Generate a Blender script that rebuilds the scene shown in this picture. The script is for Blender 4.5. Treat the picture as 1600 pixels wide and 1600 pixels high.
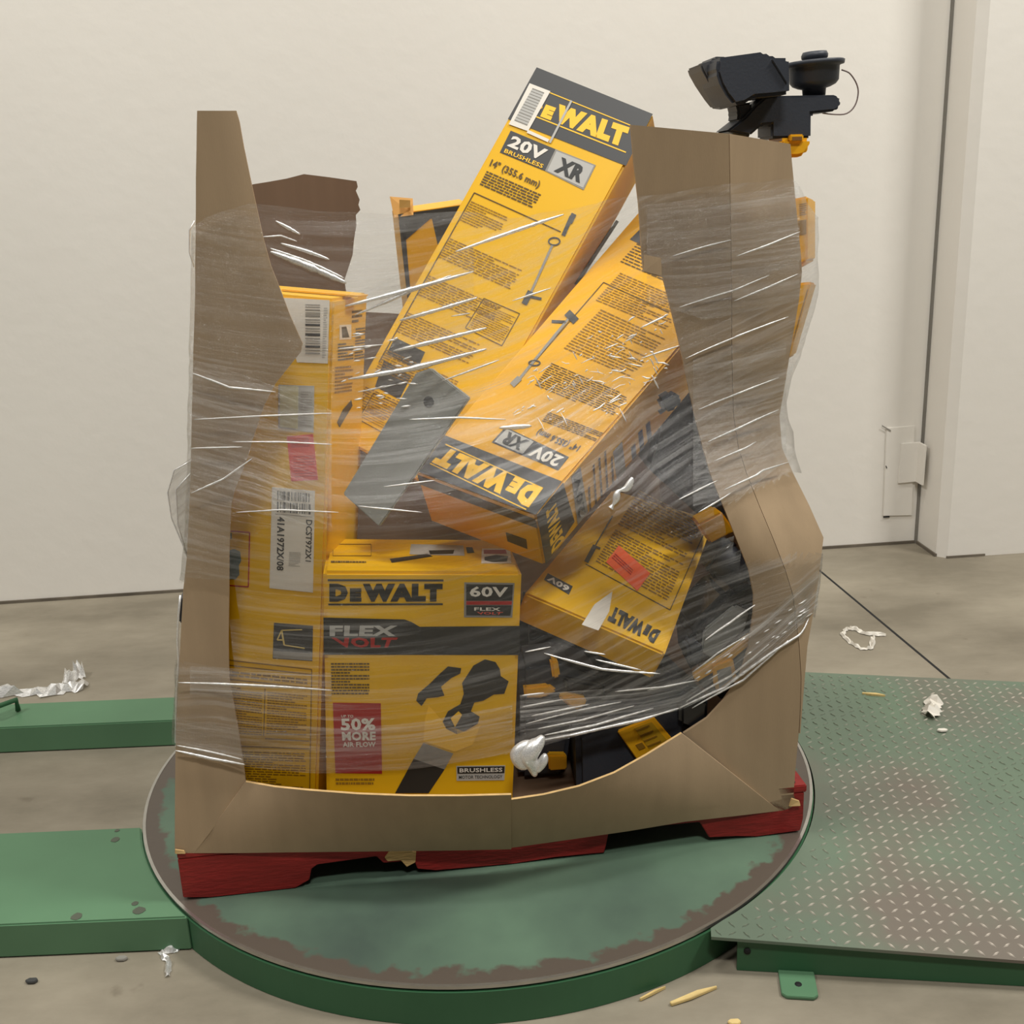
import bpy, bmesh, math, random
from mathutils import Vector, Matrix, noise
random.seed(7)
for o in list(bpy.data.objects): bpy.data.objects.remove(o)
scene = bpy.context.scene
COL = scene.collection
R = math.radians

# ------------------------------------------------------------------ camera
PITCH, ROLL, FPX = R(16.578), R(-2.446), 1700.0
CAM = Vector((0.0, 0.0, 1.3186))
_f = Vector((0, math.cos(PITCH), -math.sin(PITCH)))
_r0 = Vector((1, 0, 0)); _u0 = _r0.cross(_f)
_r = _r0*math.cos(ROLL) + _u0*math.sin(ROLL)
_u = -_r0*math.sin(ROLL) + _u0*math.cos(ROLL)
cd = bpy.data.cameras.new('camera'); cam = bpy.data.objects.new('camera', cd); COL.objects.link(cam)
cd.sensor_width = 36.0; cd.lens = 36.0*FPX/1600.0; cd.clip_start = 0.05; cd.clip_end = 60
m = Matrix((_r, _u, -_f)).transposed().to_4x4(); m.translation = CAM
cam.matrix_world = m
scene.camera = cam

# ------------------------------------------------------------------ light
w = bpy.data.worlds.new('warehouse_air'); scene.world = w; w.use_nodes = True
bg = w.node_tree.nodes['Background']; bg.inputs[0].default_value = (1.0, 0.97, 0.91, 1); bg.inputs[1].default_value = 0.07
def area(name, loc, target, sx, sy, power, col=(1, 0.978, 0.93)):
    l = bpy.data.lights.new(name, 'AREA'); l.shape = 'RECTANGLE'; l.size = sx; l.size_y = sy; l.energy = power; l.color = col
    o = bpy.data.objects.new(name, l); COL.objects.link(o); o.location = loc
    d = Vector(target)-Vector(loc); o.rotation_euler = d.to_track_quat('-Z', 'Y').to_euler(); return o
area('high_bay_light_right', (3.9, 1.3, 6.0), (1.0, 3.8, 1.3), 1.3, 0.5, 350)
area('high_bay_light_mid', (-0.6, 1.5, 6.4), (-0.4, 3.9, 1.0), 1.3, 0.5, 125)
area('high_bay_light_left', (-4.5, 0.8, 6.0), (-1.6, 3.6, 1.2), 1.3, 0.5, 200)
area('high_bay_light_behind', (0.4, -1.8, 6.2), (0.0, 3.0, 1.2), 1.3, 0.5, 250)
scene.view_settings.view_transform = 'Standard'; scene.view_settings.look = 'None'
scene.view_settings.gamma = 1.0; scene.view_settings.use_curve_mapping = False
scene.view_settings.exposure = -0.42

# ------------------------------------------------------------------ load frame: u along the pallet front, v into the scene
PL = Vector((-0.6401, 1.7381, 0)); UU = Vector((0.9935, 0.1139, 0)).normalized(); VV = Vector((-UU.y, UU.x, 0)); ZZ = Vector((0, 0, 1))
ZD = 0.075                      # turntable top
ZP = 0.180                      # pallet top
def W(u, v, z): return PL + UU*u + VV*v + ZZ*z
def LOC(p): d = Vector(p)-PL; return (d.dot(UU), d.dot(VV), p[2])
def ray(x, y): return _r*((x-800)/FPX) - _u*((y-800)/FPX) + _f
def hit(x, y, p0, n):
    d = ray(x, y); return CAM + d*((Vector(p0)-CAM).dot(n)/d.dot(n))
def at(x, y, v): return hit(x, y, PL+VV*v, VV)        # a sight line met with the upright plane v = const of the load
def atz(x, y, z): return hit(x, y, (0, 0, z), ZZ)

# ------------------------------------------------------------------ materials
MATS = {}
def srgb(c):
    f = lambda a: a/12.92 if a <= 0.04045 else ((a+0.055)/1.055)**2.4
    return tuple(f(a/255.0) for a in c) + (1.0,)
def mat(name, rgb, rough=0.6, metal=0.0, var=0.12, scale=6.0, bump=0.0, bscale=40.0, coat=0.0, stretch=(1, 1, 1), spec=0.5):
    if name in MATS: return MATS[name]
    M = bpy.data.materials.new(name); M.use_nodes = True; nt = M.node_tree; N = nt.nodes; L = nt.links
    b = N['Principled BSDF']; b.inputs['Roughness'].default_value = rough; b.inputs['Metallic'].default_value = metal
    b.inputs['Coat Weight'].default_value = coat; b.inputs['Specular IOR Level'].default_value = spec
    tc = N.new('ShaderNodeTexCoord'); mp = N.new('ShaderNodeMapping'); mp.inputs['Scale'].default_value = stretch
    L.new(tc.outputs['Object'], mp.inputs['Vector'])
    nz = N.new('ShaderNodeTexNoise'); nz.inputs['Scale'].default_value = scale; nz.inputs['Detail'].default_value = 5
    L.new(mp.outputs['Vector'], nz.inputs['Vector'])
    rp = N.new('ShaderNodeValToRGB'); c = srgb(rgb)
    rp.color_ramp.elements[0].position = 0.3; rp.color_ramp.elements[1].position = 0.7
    rp.color_ramp.elements[0].color = tuple(a*(1-var) for a in c[:3])+(1,); rp.color_ramp.elements[1].color = tuple(min(1, a*(1+var)) for a in c[:3])+(1,)
    L.new(nz.outputs['Fac'], rp.inputs['Fac']); L.new(rp.outputs['Color'], b.inputs['Base Color'])
    if bump > 0:
        n2 = N.new('ShaderNodeTexNoise'); n2.inputs['Scale'].default_value = bscale; n2.inputs['Detail'].default_value = 4
        L.new(mp.outputs['Vector'], n2.inputs['Vector'])
        bp = N.new('ShaderNodeBump'); bp.inputs['Strength'].default_value = bump; bp.inputs['Distance'].default_value = 0.01
        L.new(n2.outputs['Fac'], bp.inputs['Height']); L.new(bp.outputs['Normal'], b.inputs['Normal'])
    MATS[name] = M; return M

wall_m = mat('painted_white_wall', (226, 221, 212), 0.75, var=0.02, scale=1.2, bump=0.12, bscale=18)
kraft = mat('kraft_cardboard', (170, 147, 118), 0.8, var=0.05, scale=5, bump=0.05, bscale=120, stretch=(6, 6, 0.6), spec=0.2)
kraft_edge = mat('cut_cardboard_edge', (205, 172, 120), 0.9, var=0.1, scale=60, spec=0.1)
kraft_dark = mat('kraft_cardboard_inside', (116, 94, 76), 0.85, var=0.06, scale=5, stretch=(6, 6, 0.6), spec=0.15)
yellow = mat('yellow_carton', (230, 178, 16), 0.38, var=0.04, scale=4, spec=0.45)
yellow2 = mat('orange_yellow_carton', (228, 168, 26), 0.42, var=0.05, scale=4, spec=0.4)
black = mat('black_print', (38, 38, 36), 0.45, var=0.08)
slate = mat('slate_print', (62, 62, 62), 0.45, var=0.05)
brownink = mat('brown_ink', (140, 102, 20), 0.6, var=0.1)
darkink = mat('dark_ink', (88, 66, 24), 0.6, var=0.1)
letter_y = mat('yellow_lettering', (250, 196, 40), 0.45, var=0.02)
white_lab = mat('white_label', (226, 220, 208), 0.5, var=0.02)
grey_lab = mat('grey_label', (178, 176, 170), 0.5, var=0.04)
mid_grey = mat('grey_print', (140, 136, 128), 0.5, var=0.05)
red_p = mat('red_print', (168, 34, 30), 0.45, var=0.05)
red_st = mat('red_sticker', (222, 84, 62), 0.55, var=0.06, scale=20)
oran_st = mat('orange_sticker', (240, 98, 52), 0.55, var=0.05, scale=20)
blue_p = mat('blue_grey_print', (92, 110, 112), 0.5, var=0.08)
blackp = mat('black_plastic', (52, 56, 64), 0.5, var=0.08, bump=0.05, bscale=200)
blackg = mat('black_gloss_plastic', (30, 31, 34), 0.25, var=0.08)
greyp = mat('grey_plastic', (128, 130, 126), 0.5, var=0.05)
slabm = mat('grey_board', (154, 156, 152), 0.55, var=0.05, scale=10)
yelp = mat('yellow_plastic', (232, 172, 28), 0.4, var=0.04)
steel = mat('bright_steel', (190, 188, 182), 0.3, 0.9, var=0.08, scale=30)
dark = mat('dark_gap', (22, 22, 22), 0.8, var=0.1)
redw = mat('red_painted_wood', (140, 30, 26), 0.6, var=0.15, scale=9, bump=0.2, bscale=30, stretch=(1, 6, 6))
raww = mat('raw_wood', (196, 160, 104), 0.8, var=0.15, scale=12, bump=0.2, bscale=30, stretch=(1, 6, 6))
green = mat('green_enamel', (88, 126, 94), 0.5, var=0.07, scale=5, spec=0.4)
greend = mat('dark_green_enamel', (54, 98, 66), 0.5, var=0.08, scale=5, spec=0.4)
straw = mat('splinter_wood', (216, 190, 128), 0.8, var=0.1, scale=40)
rubber = mat('black_rubber', (28, 28, 28), 0.7, var=0.1)

def nodes(M): return M.node_tree.nodes, M.node_tree.links
def worn(name, base, wornc, rough, thr, width, scale, radial=None, dirt=None):
    """enamel worn through to metal; radial = (radius, softness) adds a worn band towards the rim"""
    M = bpy.data.materials.new(name); M.use_nodes = True; N, L = nodes(M); b = N['Principled BSDF']
    tc = N.new('ShaderNodeTexCoord'); nz = N.new('ShaderNodeTexNoise'); nz.inputs['Scale'].default_value = scale; nz.inputs['Detail'].default_value = 7
    L.new(tc.outputs['Object'], nz.inputs['Vector'])
    n2 = N.new('ShaderNodeTexNoise'); n2.inputs['Scale'].default_value = 3.0; n2.inputs['Detail'].default_value = 6; L.new(tc.outputs['Object'], n2.inputs['Vector'])
    r0 = N.new('ShaderNodeValToRGB'); e = r0.color_ramp.elements
    e[0].position = 0.3; e[1].position = 0.72; e[0].color = srgb(dirt or tuple(int(a*0.72) for a in base)); e[1].color = srgb(base)
    L.new(n2.outputs['Fac'], r0.inputs['Fac'])
    val = nz.outputs['Fac']
    if radial:
        vm = N.new('ShaderNodeVectorMath'); vm.operation = 'LENGTH'; L.new(tc.outputs['Object'], vm.inputs[0])
        ad = N.new('ShaderNodeMath'); ad.operation = 'MULTIPLY_ADD'; ad.inputs[1].default_value = 0.10; L.new(nz.outputs['Fac'], ad.inputs[0]); L.new(vm.outputs['Value'], ad.inputs[2])
        val = ad.outputs[0]
    r1 = N.new('ShaderNodeValToRGB'); r1.color_ramp.elements[0].position = thr; r1.color_ramp.elements[1].position = thr+width
    L.new(val, r1.inputs['Fac'])
    mx = N.new('ShaderNodeMix'); mx.data_type = 'RGBA'; L.new(r1.outputs['Color'], mx.inputs['Factor'])
    L.new(r0.outputs['Color'], mx.inputs[6]); mx.inputs[7].default_value = srgb(wornc); L.new(mx.outputs[2], b.inputs['Base Color'])
    mr = N.new('ShaderNodeMapRange'); mr.inputs['To Min'].default_value = rough; mr.inputs['To Max'].default_value = rough*0.75
    L.new(r1.outputs['Color'], mr.inputs['Value']); L.new(mr.outputs['Result'], b.inputs['Roughness'])
    bp = N.new('ShaderNodeBump'); bp.inputs['Strength'].default_value = 0.15; bp.inputs['Distance'].default_value = 0.004
    L.new(nz.outputs['Fac'], bp.inputs['Height']); L.new(bp.outputs['Normal'], b.inputs['Normal'])
    return M
disc_m = worn('worn_green_turntable', (96, 122, 100), (86, 77, 68), 0.55, 0.742, 0.012, 24, radial=True, dirt=(66, 82, 72))
ramp_m = worn('worn_green_tread_plate', (104, 124, 102), (110, 102, 92), 0.5, 0.52, 0.14, 2.0, dirt=(94, 106, 92))
lug_m = worn('worn_tread_lugs', (140, 150, 130), (204, 194, 180), 0.4, 0.46, 0.14, 2.0)
# concrete
conc = bpy.data.materials.new('concrete'); conc.use_nodes = True; N, L = nodes(conc); b = N['Principled BSDF']
tc = N.new('ShaderNodeTexCoord'); n1 = N.new('ShaderNodeTexNoise'); n1.inputs['Scale'].default_value = 1.6; n1.inputs['Detail'].default_value = 9; n1.inputs['Roughness'].default_value = 0.65
mp = N.new('ShaderNodeMapping'); mp.inputs['Scale'].default_value = (0.7, 1.3, 1)
L.new(tc.outputs['Object'], mp.inputs['Vector']); L.new(mp.outputs['Vector'], n1.inputs['Vector'])
r0 = N.new('ShaderNodeValToRGB'); e = r0.color_ramp.elements; e[0].position = 0.34; e[1].position = 0.68; e[0].color = srgb((116, 108, 92)); e[1].color = srgb((160, 151, 133))
L.new(n1.outputs['Fac'], r0.inputs['Fac'])
n3 = N.new('ShaderNodeTexNoise'); n3.inputs['Scale'].default_value = 9; n3.inputs['Detail'].default_value = 4; L.new(tc.outputs['Object'], n3.inputs['Vector'])
r3 = N.new('ShaderNodeValToRGB'); r3.color_ramp.elements[0].position = 0.68; r3.color_ramp.elements[1].position = 0.78; L.new(n3.outputs['Fac'], r3.inputs['Fac'])
mx = N.new('ShaderNodeMix'); mx.data_type = 'RGBA'; L.new(r3.outputs['Color'], mx.inputs['Factor']); L.new(r0.outputs['Color'], mx.inputs[6]); mx.inputs[7].default_value = srgb((104, 94, 78))
L.new(mx.outputs[2], b.inputs['Base Color']); b.inputs['Roughness'].default_value = 0.6
bp = N.new('ShaderNodeBump'); bp.inputs['Strength'].default_value = 0.08; bp.inputs['Distance'].default_value = 0.01; L.new(n1.outputs['Fac'], bp.inputs['Height']); L.new(bp.outputs['Normal'], b.inputs['Normal'])

def film_material(name, haze_lo, haze_hi, streak):
    """clear stretch film: mostly see-through, milky where it is bunched into streaks, glossy"""
    M = bpy.data.materials.new(name); M.use_nodes = True; N, L = nodes(M)
    for n in list(N):
        if n.type != 'OUTPUT_MATERIAL': N.remove(n)
    out = [n for n in N if n.type == 'OUTPUT_MATERIAL'][0]
    uv = N.new('ShaderNodeUVMap'); uv.uv_map = 'film'
    mp = N.new('ShaderNodeMapping'); mp.inputs['Scale'].default_value = (1.6, streak, 1); L.new(uv.outputs['UV'], mp.inputs['Vector'])
    nz = N.new('ShaderNodeTexNoise'); nz.inputs['Scale'].default_value = 1.0; nz.inputs['Detail'].default_value = 7; nz.inputs['Roughness'].default_value = 0.72; L.new(mp.outputs['Vector'], nz.inputs['Vector'])
    mp2 = N.new('ShaderNodeMapping'); mp2.inputs['Scale'].default_value = (2.2, 5.0, 1); mp2.inputs['Location'].default_value = (3.1, 0.7, 0); L.new(uv.outputs['UV'], mp2.inputs['Vector'])
    nb = N.new('ShaderNodeTexNoise'); nb.inputs['Scale'].default_value = 1.0; nb.inputs['Detail'].default_value = 3; L.new(mp2.outputs['Vector'], nb.inputs['Vector'])
    r1 = N.new('ShaderNodeMapRange'); r1.inputs['From Min'].default_value = 0.47; r1.inputs['From Max'].default_value = 0.70; L.new(nz.outputs['Fac'], r1.inputs['Value'])
    r2 = N.new('ShaderNodeMapRange'); r2.inputs['From Min'].default_value = 0.35; r2.inputs['From Max'].default_value = 0.65; r2.inputs['To Min'].default_value = 0.25; L.new(nb.outputs['Fac'], r2.inputs['Value'])
    mu = N.new('ShaderNodeMath'); mu.operation = 'MULTIPLY'; L.new(r1.outputs['Result'], mu.inputs[0]); L.new(r2.outputs['Result'], mu.inputs[1])
    mr = N.new('ShaderNodeMapRange'); mr.inputs['To Min'].default_value = haze_lo; mr.inputs['To Max'].default_value = haze_hi; L.new(mu.outputs[0], mr.inputs['Value'])
    bp = N.new('ShaderNodeBump'); bp.inputs['Strength'].default_value = 0.7; bp.inputs['Distance'].default_value = 0.008; L.new(nz.outputs['Fac'], bp.inputs['Height'])
    tr = N.new('ShaderNodeBsdfTransparent'); tr.inputs['Color'].default_value = (0.975, 0.975, 0.97, 1)
    df = N.new('ShaderNodeBsdfDiffuse'); df.inputs['Color'].default_value = (0.90, 0.88, 0.86, 1)
    gl = N.new('ShaderNodeBsdfGlossy'); gl.inputs['Roughness'].default_value = 0.16; L.new(bp.outputs['Normal'], gl.inputs['Normal'])
    lw = N.new('ShaderNodeLayerWeight'); lw.inputs['Blend'].default_value = 0.5; L.new(bp.outputs['Normal'], lw.inputs['Normal'])
    pw = N.new('ShaderNodeMath'); pw.operation = 'POWER'; pw.inputs[1].default_value = 4.0; L.new(lw.outputs['Facing'], pw.inputs[0])
    fr = N.new('ShaderNodeMath'); fr.operation = 'MULTIPLY_ADD'; fr.inputs[1].default_value = 0.6; fr.inputs[2].default_value = 0.06; L.new(pw.outputs[0], fr.inputs[0])
    m1 = N.new('ShaderNodeMixShader'); L.new(mr.outputs['Result'], m1.inputs['Fac']); L.new(tr.outputs[0], m1.inputs[1]); L.new(df.outputs[0], m1.inputs[2])
    m2 = N.new('ShaderNodeMixShader'); L.new(fr.outputs[0], m2.inputs['Fac']); L.new(m1.outputs[0], m2.inputs[1]); L.new(gl.outputs[0], m2.inputs[2])
    L.new(m2.outputs[0], out.inputs['Surface'])
    return M
film_m = film_material('clear_stretch_film', 0.015, 0.40, 60.0)
band_m = film_material('gathered_stretch_film', 0.03, 0.80, 80.0)
soft_m = film_material('second_turn_of_film', 0.005, 0.40, 80.0)
fold_m = bpy.data.materials.new('bunched_film_and_glint'); fold_m.use_nodes = True; N, L = nodes(fold_m); b = N['Principled BSDF']  # white and shiny: bunched film, and the highlights drawn along its folds
b.inputs['Base Color'].default_value = (0.97, 0.96, 0.94, 1); b.inputs['Metallic'].default_value = 0.55; b.inputs['Roughness'].default_value = 0.38; b.inputs['Alpha'].default_value = 0.55; b.inputs['Specular IOR Level'].default_value = 0.9
nz = N.new('ShaderNodeTexNoise'); nz.inputs['Scale'].default_value = 30; mr = N.new('ShaderNodeMapRange'); mr.inputs['From Min'].default_value = .35; mr.inputs['From Max'].default_value = .65; mr.inputs['To Min'].default_value = .55; mr.inputs['To Max'].default_value = .95
L.new(nz.outputs['Fac'], mr.inputs['Value']); L.new(mr.outputs['Result'], b.inputs['Alpha'])

# ------------------------------------------------------------------ builders
def link(name, me, material, parent=None):
    o = bpy.data.objects.new(name, me); COL.objects.link(o)
    if material: me.materials.append(material)
    if parent: o.parent = parent
    return o
def tag(o, label, cat, group=None, kind=None):
    o['label'] = label; o['category'] = cat
    if group: o['group'] = group
    if kind: o['kind'] = kind
    return o
def struct(o, label=None, cat=None):
    o['kind'] = 'structure'
    if label: o['label'] = label
    if cat: o['category'] = cat
    return o
def empty(name, p, label, cat, group=None):
    o = bpy.data.objects.new(name, None); COL.objects.link(o); o.empty_display_size = 0.05
    o['base'] = tuple(p); return tag(o, label, cat, group)
def mesh(name, vs, fs, material, parent=None, bevel=0.0, smooth=False, seg=2, recalc=True):
    bm = bmesh.new(); bv = [bm.verts.new(v) for v in vs]
    for f in fs:
        try: bm.faces.new([bv[i] for i in f])
        except ValueError: pass
    if recalc: bmesh.ops.recalc_face_normals(bm, faces=bm.faces)
    if bevel > 0:
        bmesh.ops.bevel(bm, geom=[e for e in bm.edges if len(e.link_faces) == 2 and e.calc_face_angle(0) > 0.35], offset=bevel, segments=seg, affect='EDGES', clamp_overlap=True)
    me = bpy.data.meshes.new(name); bm.to_mesh(me); bm.free()
    if smooth:
        for p in me.polygons: p.use_smooth = True
    return link(name, me, material, parent)
def prism(name, pts, d, material, parent=None, bevel=0.0, smooth=False, taper=1.0):
    """closed outline pts (3D) carried along vector d: a solid of real thickness"""
    n = len(pts); pts = [Vector(p) for p in pts]; d = Vector(d); c = sum(pts, Vector())/n
    vs = pts + [c + (p-c)*taper + d for p in pts]
    fs = [list(range(n)), list(range(2*n-1, n-1, -1))] + [[i, (i+1) % n, n+(i+1) % n, n+i] for i in range(n)]
    return mesh(name, vs, fs, material, parent, bevel, smooth)
def box(name, c, sx, sy, sz, ax, ay, az, material, parent=None, bevel=0.002):
    c = Vector(c); ax = Vector(ax).normalized()*sx/2; ay = Vector(ay).normalized()*sy/2; az = Vector(az).normalized()*sz/2
    vs = [c+ax*i+ay*j+az*k for k in (-1, 1) for j in (-1, 1) for i in (-1, 1)]
    return mesh(name, vs, [(0, 1, 3, 2), (4, 6, 7, 5), (0, 4, 5, 1), (2, 3, 7, 6), (0, 2, 6, 4), (1, 5, 7, 3)], material, parent, bevel)
def tube_vf(pts, rad, seg=8, caps=True):
    pts = [Vector(p) for p in pts]; n = len(pts); vs = []; fs = []
    t0 = (pts[1]-pts[0]).normalized(); a = t0.orthogonal().normalized()
    for i, p in enumerate(pts):
        t = (pts[min(i+1, n-1)]-pts[max(i-1, 0)]).normalized()
        a = (a - t*a.dot(t)).normalized(); bb = t.cross(a); rr = rad(i/(n-1)) if callable(rad) else rad
        for k in range(seg):
            th = 2*math.pi*k/seg; vs.append(p + a*(rr*math.cos(th)) + bb*(rr*math.sin(th)))
    for i in range(n-1):
        for k in range(seg): fs.append((i*seg+k, i*seg+(k+1) % seg, (i+1)*seg+(k+1) % seg, (i+1)*seg+k))
    if caps: fs += [tuple(range(seg-1, -1, -1)), tuple((n-1)*seg+k for k in range(seg))]
    return vs, fs
def curve(pts, n=6):
    pts = [Vector(p) for p in pts]; out = []
    for i in range(len(pts)-1):
        p0, p1, p2, p3 = pts[max(i-1, 0)], pts[i], pts[i+1], pts[min(i+2, len(pts)-1)]
        for k in range(n):
            t = k/n; out.append(((p1*2)+(p2-p0)*t+(p0*2-p1*5+p2*4-p3)*t*t+(p1*3-p0-p2*3+p3)*t*t*t)*.5)
    return out+[pts[-1]]
def tube(name, pts, rad, material, parent=None, seg=8, smooth=True):
    vs, fs = tube_vf(pts, rad, seg); return mesh(name, vs, fs, material, parent, smooth=smooth)
def lathe(name, base, axis, prof, material, parent=None, seg=28):
    base = Vector(base); axis = Vector(axis).normalized(); a = axis.orthogonal().normalized(); bb = axis.cross(a); vs = []; fs = []
    for r_, h in prof:
        for k in range(seg):
            th = 2*math.pi*k/seg; vs.append(base+axis*h+a*(r_*math.cos(th))+bb*(r_*math.sin(th)))
    n = len(prof)
    for i in range(n-1):
        for k in range(seg): fs.append((i*seg+k, i*seg+(k+1) % seg, (i+1)*seg+(k+1) % seg, (i+1)*seg+k))
    fs += [tuple(range(seg)), tuple((n-1)*seg+k for k in range(seg))]
    o = mesh(name, vs, fs, material, parent, smooth=True)
    o.data.shade_auto_smooth(0.6) if hasattr(o.data, 'shade_auto_smooth') else None
    return o
def sheet(name, rows, back, material, parent=None, edge=None):
    """a bent board: rows of 3D points (same count each), thickened along vector back; cut edges in material edge"""
    nr, nc = len(rows), len(rows[0]); back = Vector(back)
    vs = [Vector(p) for r_ in rows for p in r_]; n = len(vs); vs += [p+back for p in vs]; fs = []; em = []
    for i in range(nr-1):
        for j in range(nc-1):
            a = i*nc+j; fs.append((a, a+1, a+nc+1, a+nc)); fs.append((n+a, n+a+nc, n+a+nc+1, n+a+1))
    k0 = len(fs)
    for j in range(nc-1): fs.append((j, n+j, n+j+1, j+1)); a = (nr-1)*nc+j; fs.append((a, a+1, n+a+1, n+a))
    for i in range(nr-1): a = i*nc; fs.append((a, a+nc, n+a+nc, n+a)); a = i*nc+nc-1; fs.append((a, n+a, n+a+nc, a+nc))
    me = bpy.data.meshes.new(name); me.from_pydata(vs, [], fs); me.update()
    o = link(name, me, material, parent)
    for i in range(k0): me.polygons[i].use_smooth = True
    if edge:
        me.materials.append(edge)
        for i in range(k0, k0+2*(nc-1)): me.polygons[i].material_index = 1
    bm = bmesh.new(); bm.from_mesh(me); bmesh.ops.remove_doubles(bm, verts=bm.verts, dist=1e-5); bmesh.ops.recalc_face_normals(bm, faces=bm.faces); bm.to_mesh(me); bm.free()
    me.set_sharp_from_angle(angle=R(32))
    return o

# ---- cartons and their print
class Carton:
    def __init__(s, name, label, front, depth, material, group=None, bevel=0.004, side_mat=None):
        """front: pixel+v of corners 000,100,101 and pixel of 001; depth: (corner, x, y, v)"""
        c = {}
        for k in ('000', '100', '101'): x, y, v = front[k]; c[k] = at(x, y, v)
        n = (c['100']-c['000']).cross(c['101']-c['100']); x, y = front['001'][:2]; c['001'] = hit(x, y, c['000'], n)
        ck, x, y, v = depth; d = at(x, y, v)-c[ck]
        for k in ('000', '100', '101', '001'): c[k[0]+'1'+k[2]] = c[k]+d
        s.c = c; s.ctr = sum(c.values(), Vector())/8; s.d = d
        low = min(c.values(), key=lambda p: p.z)
        s.root = empty(name, low, label, 'carton', group)
        order = ['000', '100', '010', '110', '001', '101', '011', '111']
        s.body = mesh('carton_body', [c[k] for k in order], [(0, 1, 3, 2), (4, 6, 7, 5), (0, 4, 5, 1), (2, 3, 7, 6), (0, 2, 6, 4), (1, 5, 7, 3)], material, s.root, bevel)
        s.lift = {}
    def face(s, f):
        ks = {'front': ('000', '100', '101', '001'), 'right': ('100', '110', '111', '101'), 'left': ('000', '010', '011', '001'), 'top': ('001', '101', '111', '011'), 'bottom': ('000', '100', '110', '010')}[f]
        p = [s.c[k] for k in ks]; n = (p[1]-p[0]).cross(p[3]-p[0]).normalized(); c = sum(p, Vector())/4
        if n.dot(c-s.ctr) < 0: n = -n
        return p[0], n
    def on(s, f, x, y, lift=0.0008):
        p0, n = s.face(f); return hit(x, y, p0+n*lift, n)
    def poly(s, f, pts, material, name='print_patch', lift=0.0008, th=0.0004):
        p0, n = s.face(f); q = [s.on(f, x, y, lift) for x, y in pts]
        return prism(name, q, -n*th, material, s.root)
    def line(s, f, a, b_, wpx, material, name='printed_line', lift=0.0010):
        a = Vector(a); b_ = Vector(b_); d = (b_-a).normalized(); nn = Vector((-d.y, d.x))*wpx/2
        return s.poly(f, [tuple(a+nn), tuple(b_+nn), tuple(b_-nn), tuple(a-nn)], material, name, lift)
    def text(s, f, txt, quad, material, name='lettering', lift=0.0014, bold=0.03, shear=0.0):
        """quad: pixel corners TL TR BR BL in reading order on that face"""
        q = [s.on(f, x, y, lift) for x, y in quad]
        vs, fs = glyphs(txt, bold, shear); tl, tr, br, bl = q
        out = [(bl*(1-a)+br*a)*(1-b_) + (tl*(1-a)+tr*a)*b_ for a, b_ in vs]
        return mesh(name, out, fs, material, s.root, recalc=False)
    def rows(s, f, quad, n, material, name='small_print', lift=0.0010, fill=0.55, seed=1, gaps=True):
        rnd = random.Random(seed); tl, tr, br, bl = [s.on(f, x, y, lift) for x, y in quad]; vs = []; fs = []; n = int(n*1.6) if n > 3 else n
        P = lambda a, b_: (tl*(1-a)+tr*a)*(1-b_) + (bl*(1-a)+br*a)*b_
        for i in range(n):
            a = 0.0; end = 1.0 if rnd.random() < 0.7 else rnd.uniform(0.45, 0.95); b0 = (i+0.5-fill/2)/n; b1 = (i+0.5+fill/2)/n
            while a < end-0.02:
                e_ = min(end, a+rnd.uniform(0.03, 0.12)); k = len(vs)
                vs += [P(a, b0), P(e_, b0), P(e_, b1), P(a, b1)]; fs.append((k, k+1, k+2, k+3)); a = e_+0.014
        return mesh(name, vs, fs, material, s.root, recalc=False)
    def frame(s, f, quad, wpx, material, name='printed_frame'):
        for i in range(4): s.line(f, quad[i], quad[(i+1) % 4], wpx, material, name)
_G = {}
def glyphs(txt, bold, shear):
    key = (txt, bold, shear)
    if key in _G: return _G[key]
    cu = bpy.data.curves.new('t', 'FONT'); cu.body = txt; cu.offset = bold; cu.shear = shear; cu.resolution_u = 2; cu.fill_mode = 'FRONT'
    cu.space_character = 1.0 + bold*1.6
    o = bpy.data.objects.new('t', cu); COL.objects.link(o)
    dg = bpy.context.evaluated_depsgraph_get(); me = bpy.data.meshes.new_from_object(o.evaluated_get(dg))
    vs = [(v.co.x, v.co.y) for v in me.vertices]; fs = [tuple(p.vertices) for p in me.polygons]
    x0 = min(v[0] for v in vs); x1 = max(v[0] for v in vs); y0 = min(v[1] for v in vs); y1 = max(v[1] for v in vs)
    vs = [((x-x0)/(x1-x0), (y-y0)/(y1-y0)) for x, y in vs]
    bpy.data.objects.remove(o); bpy.data.curves.remove(cu); bpy.data.meshes.remove(me)
    _G[key] = (vs, fs); return _G[key]
def brand(c, f, quad, material):
    """the maker's word mark: big D, lower E, big WALT"""
    tl, tr, br, bl = [Vector(p) for p in quad]
    def sub(a0, a1, b1):
        g = lambda a, b_: tuple((bl*(1-a)+br*a)*(1-b_)+(tl*(1-a)+tr*a)*b_)
        return [g(a0, b1), g(a1, b1), g(a1, 0), g(a0, 0)]
    c.text(f, 'D', sub(0, .165, 1), material, bold=.085); c.text(f, 'E', sub(.182, .285, .74), material, bold=.085); c.text(f, 'WALT', sub(.295, 1, 1), material, bold=.085)

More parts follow.
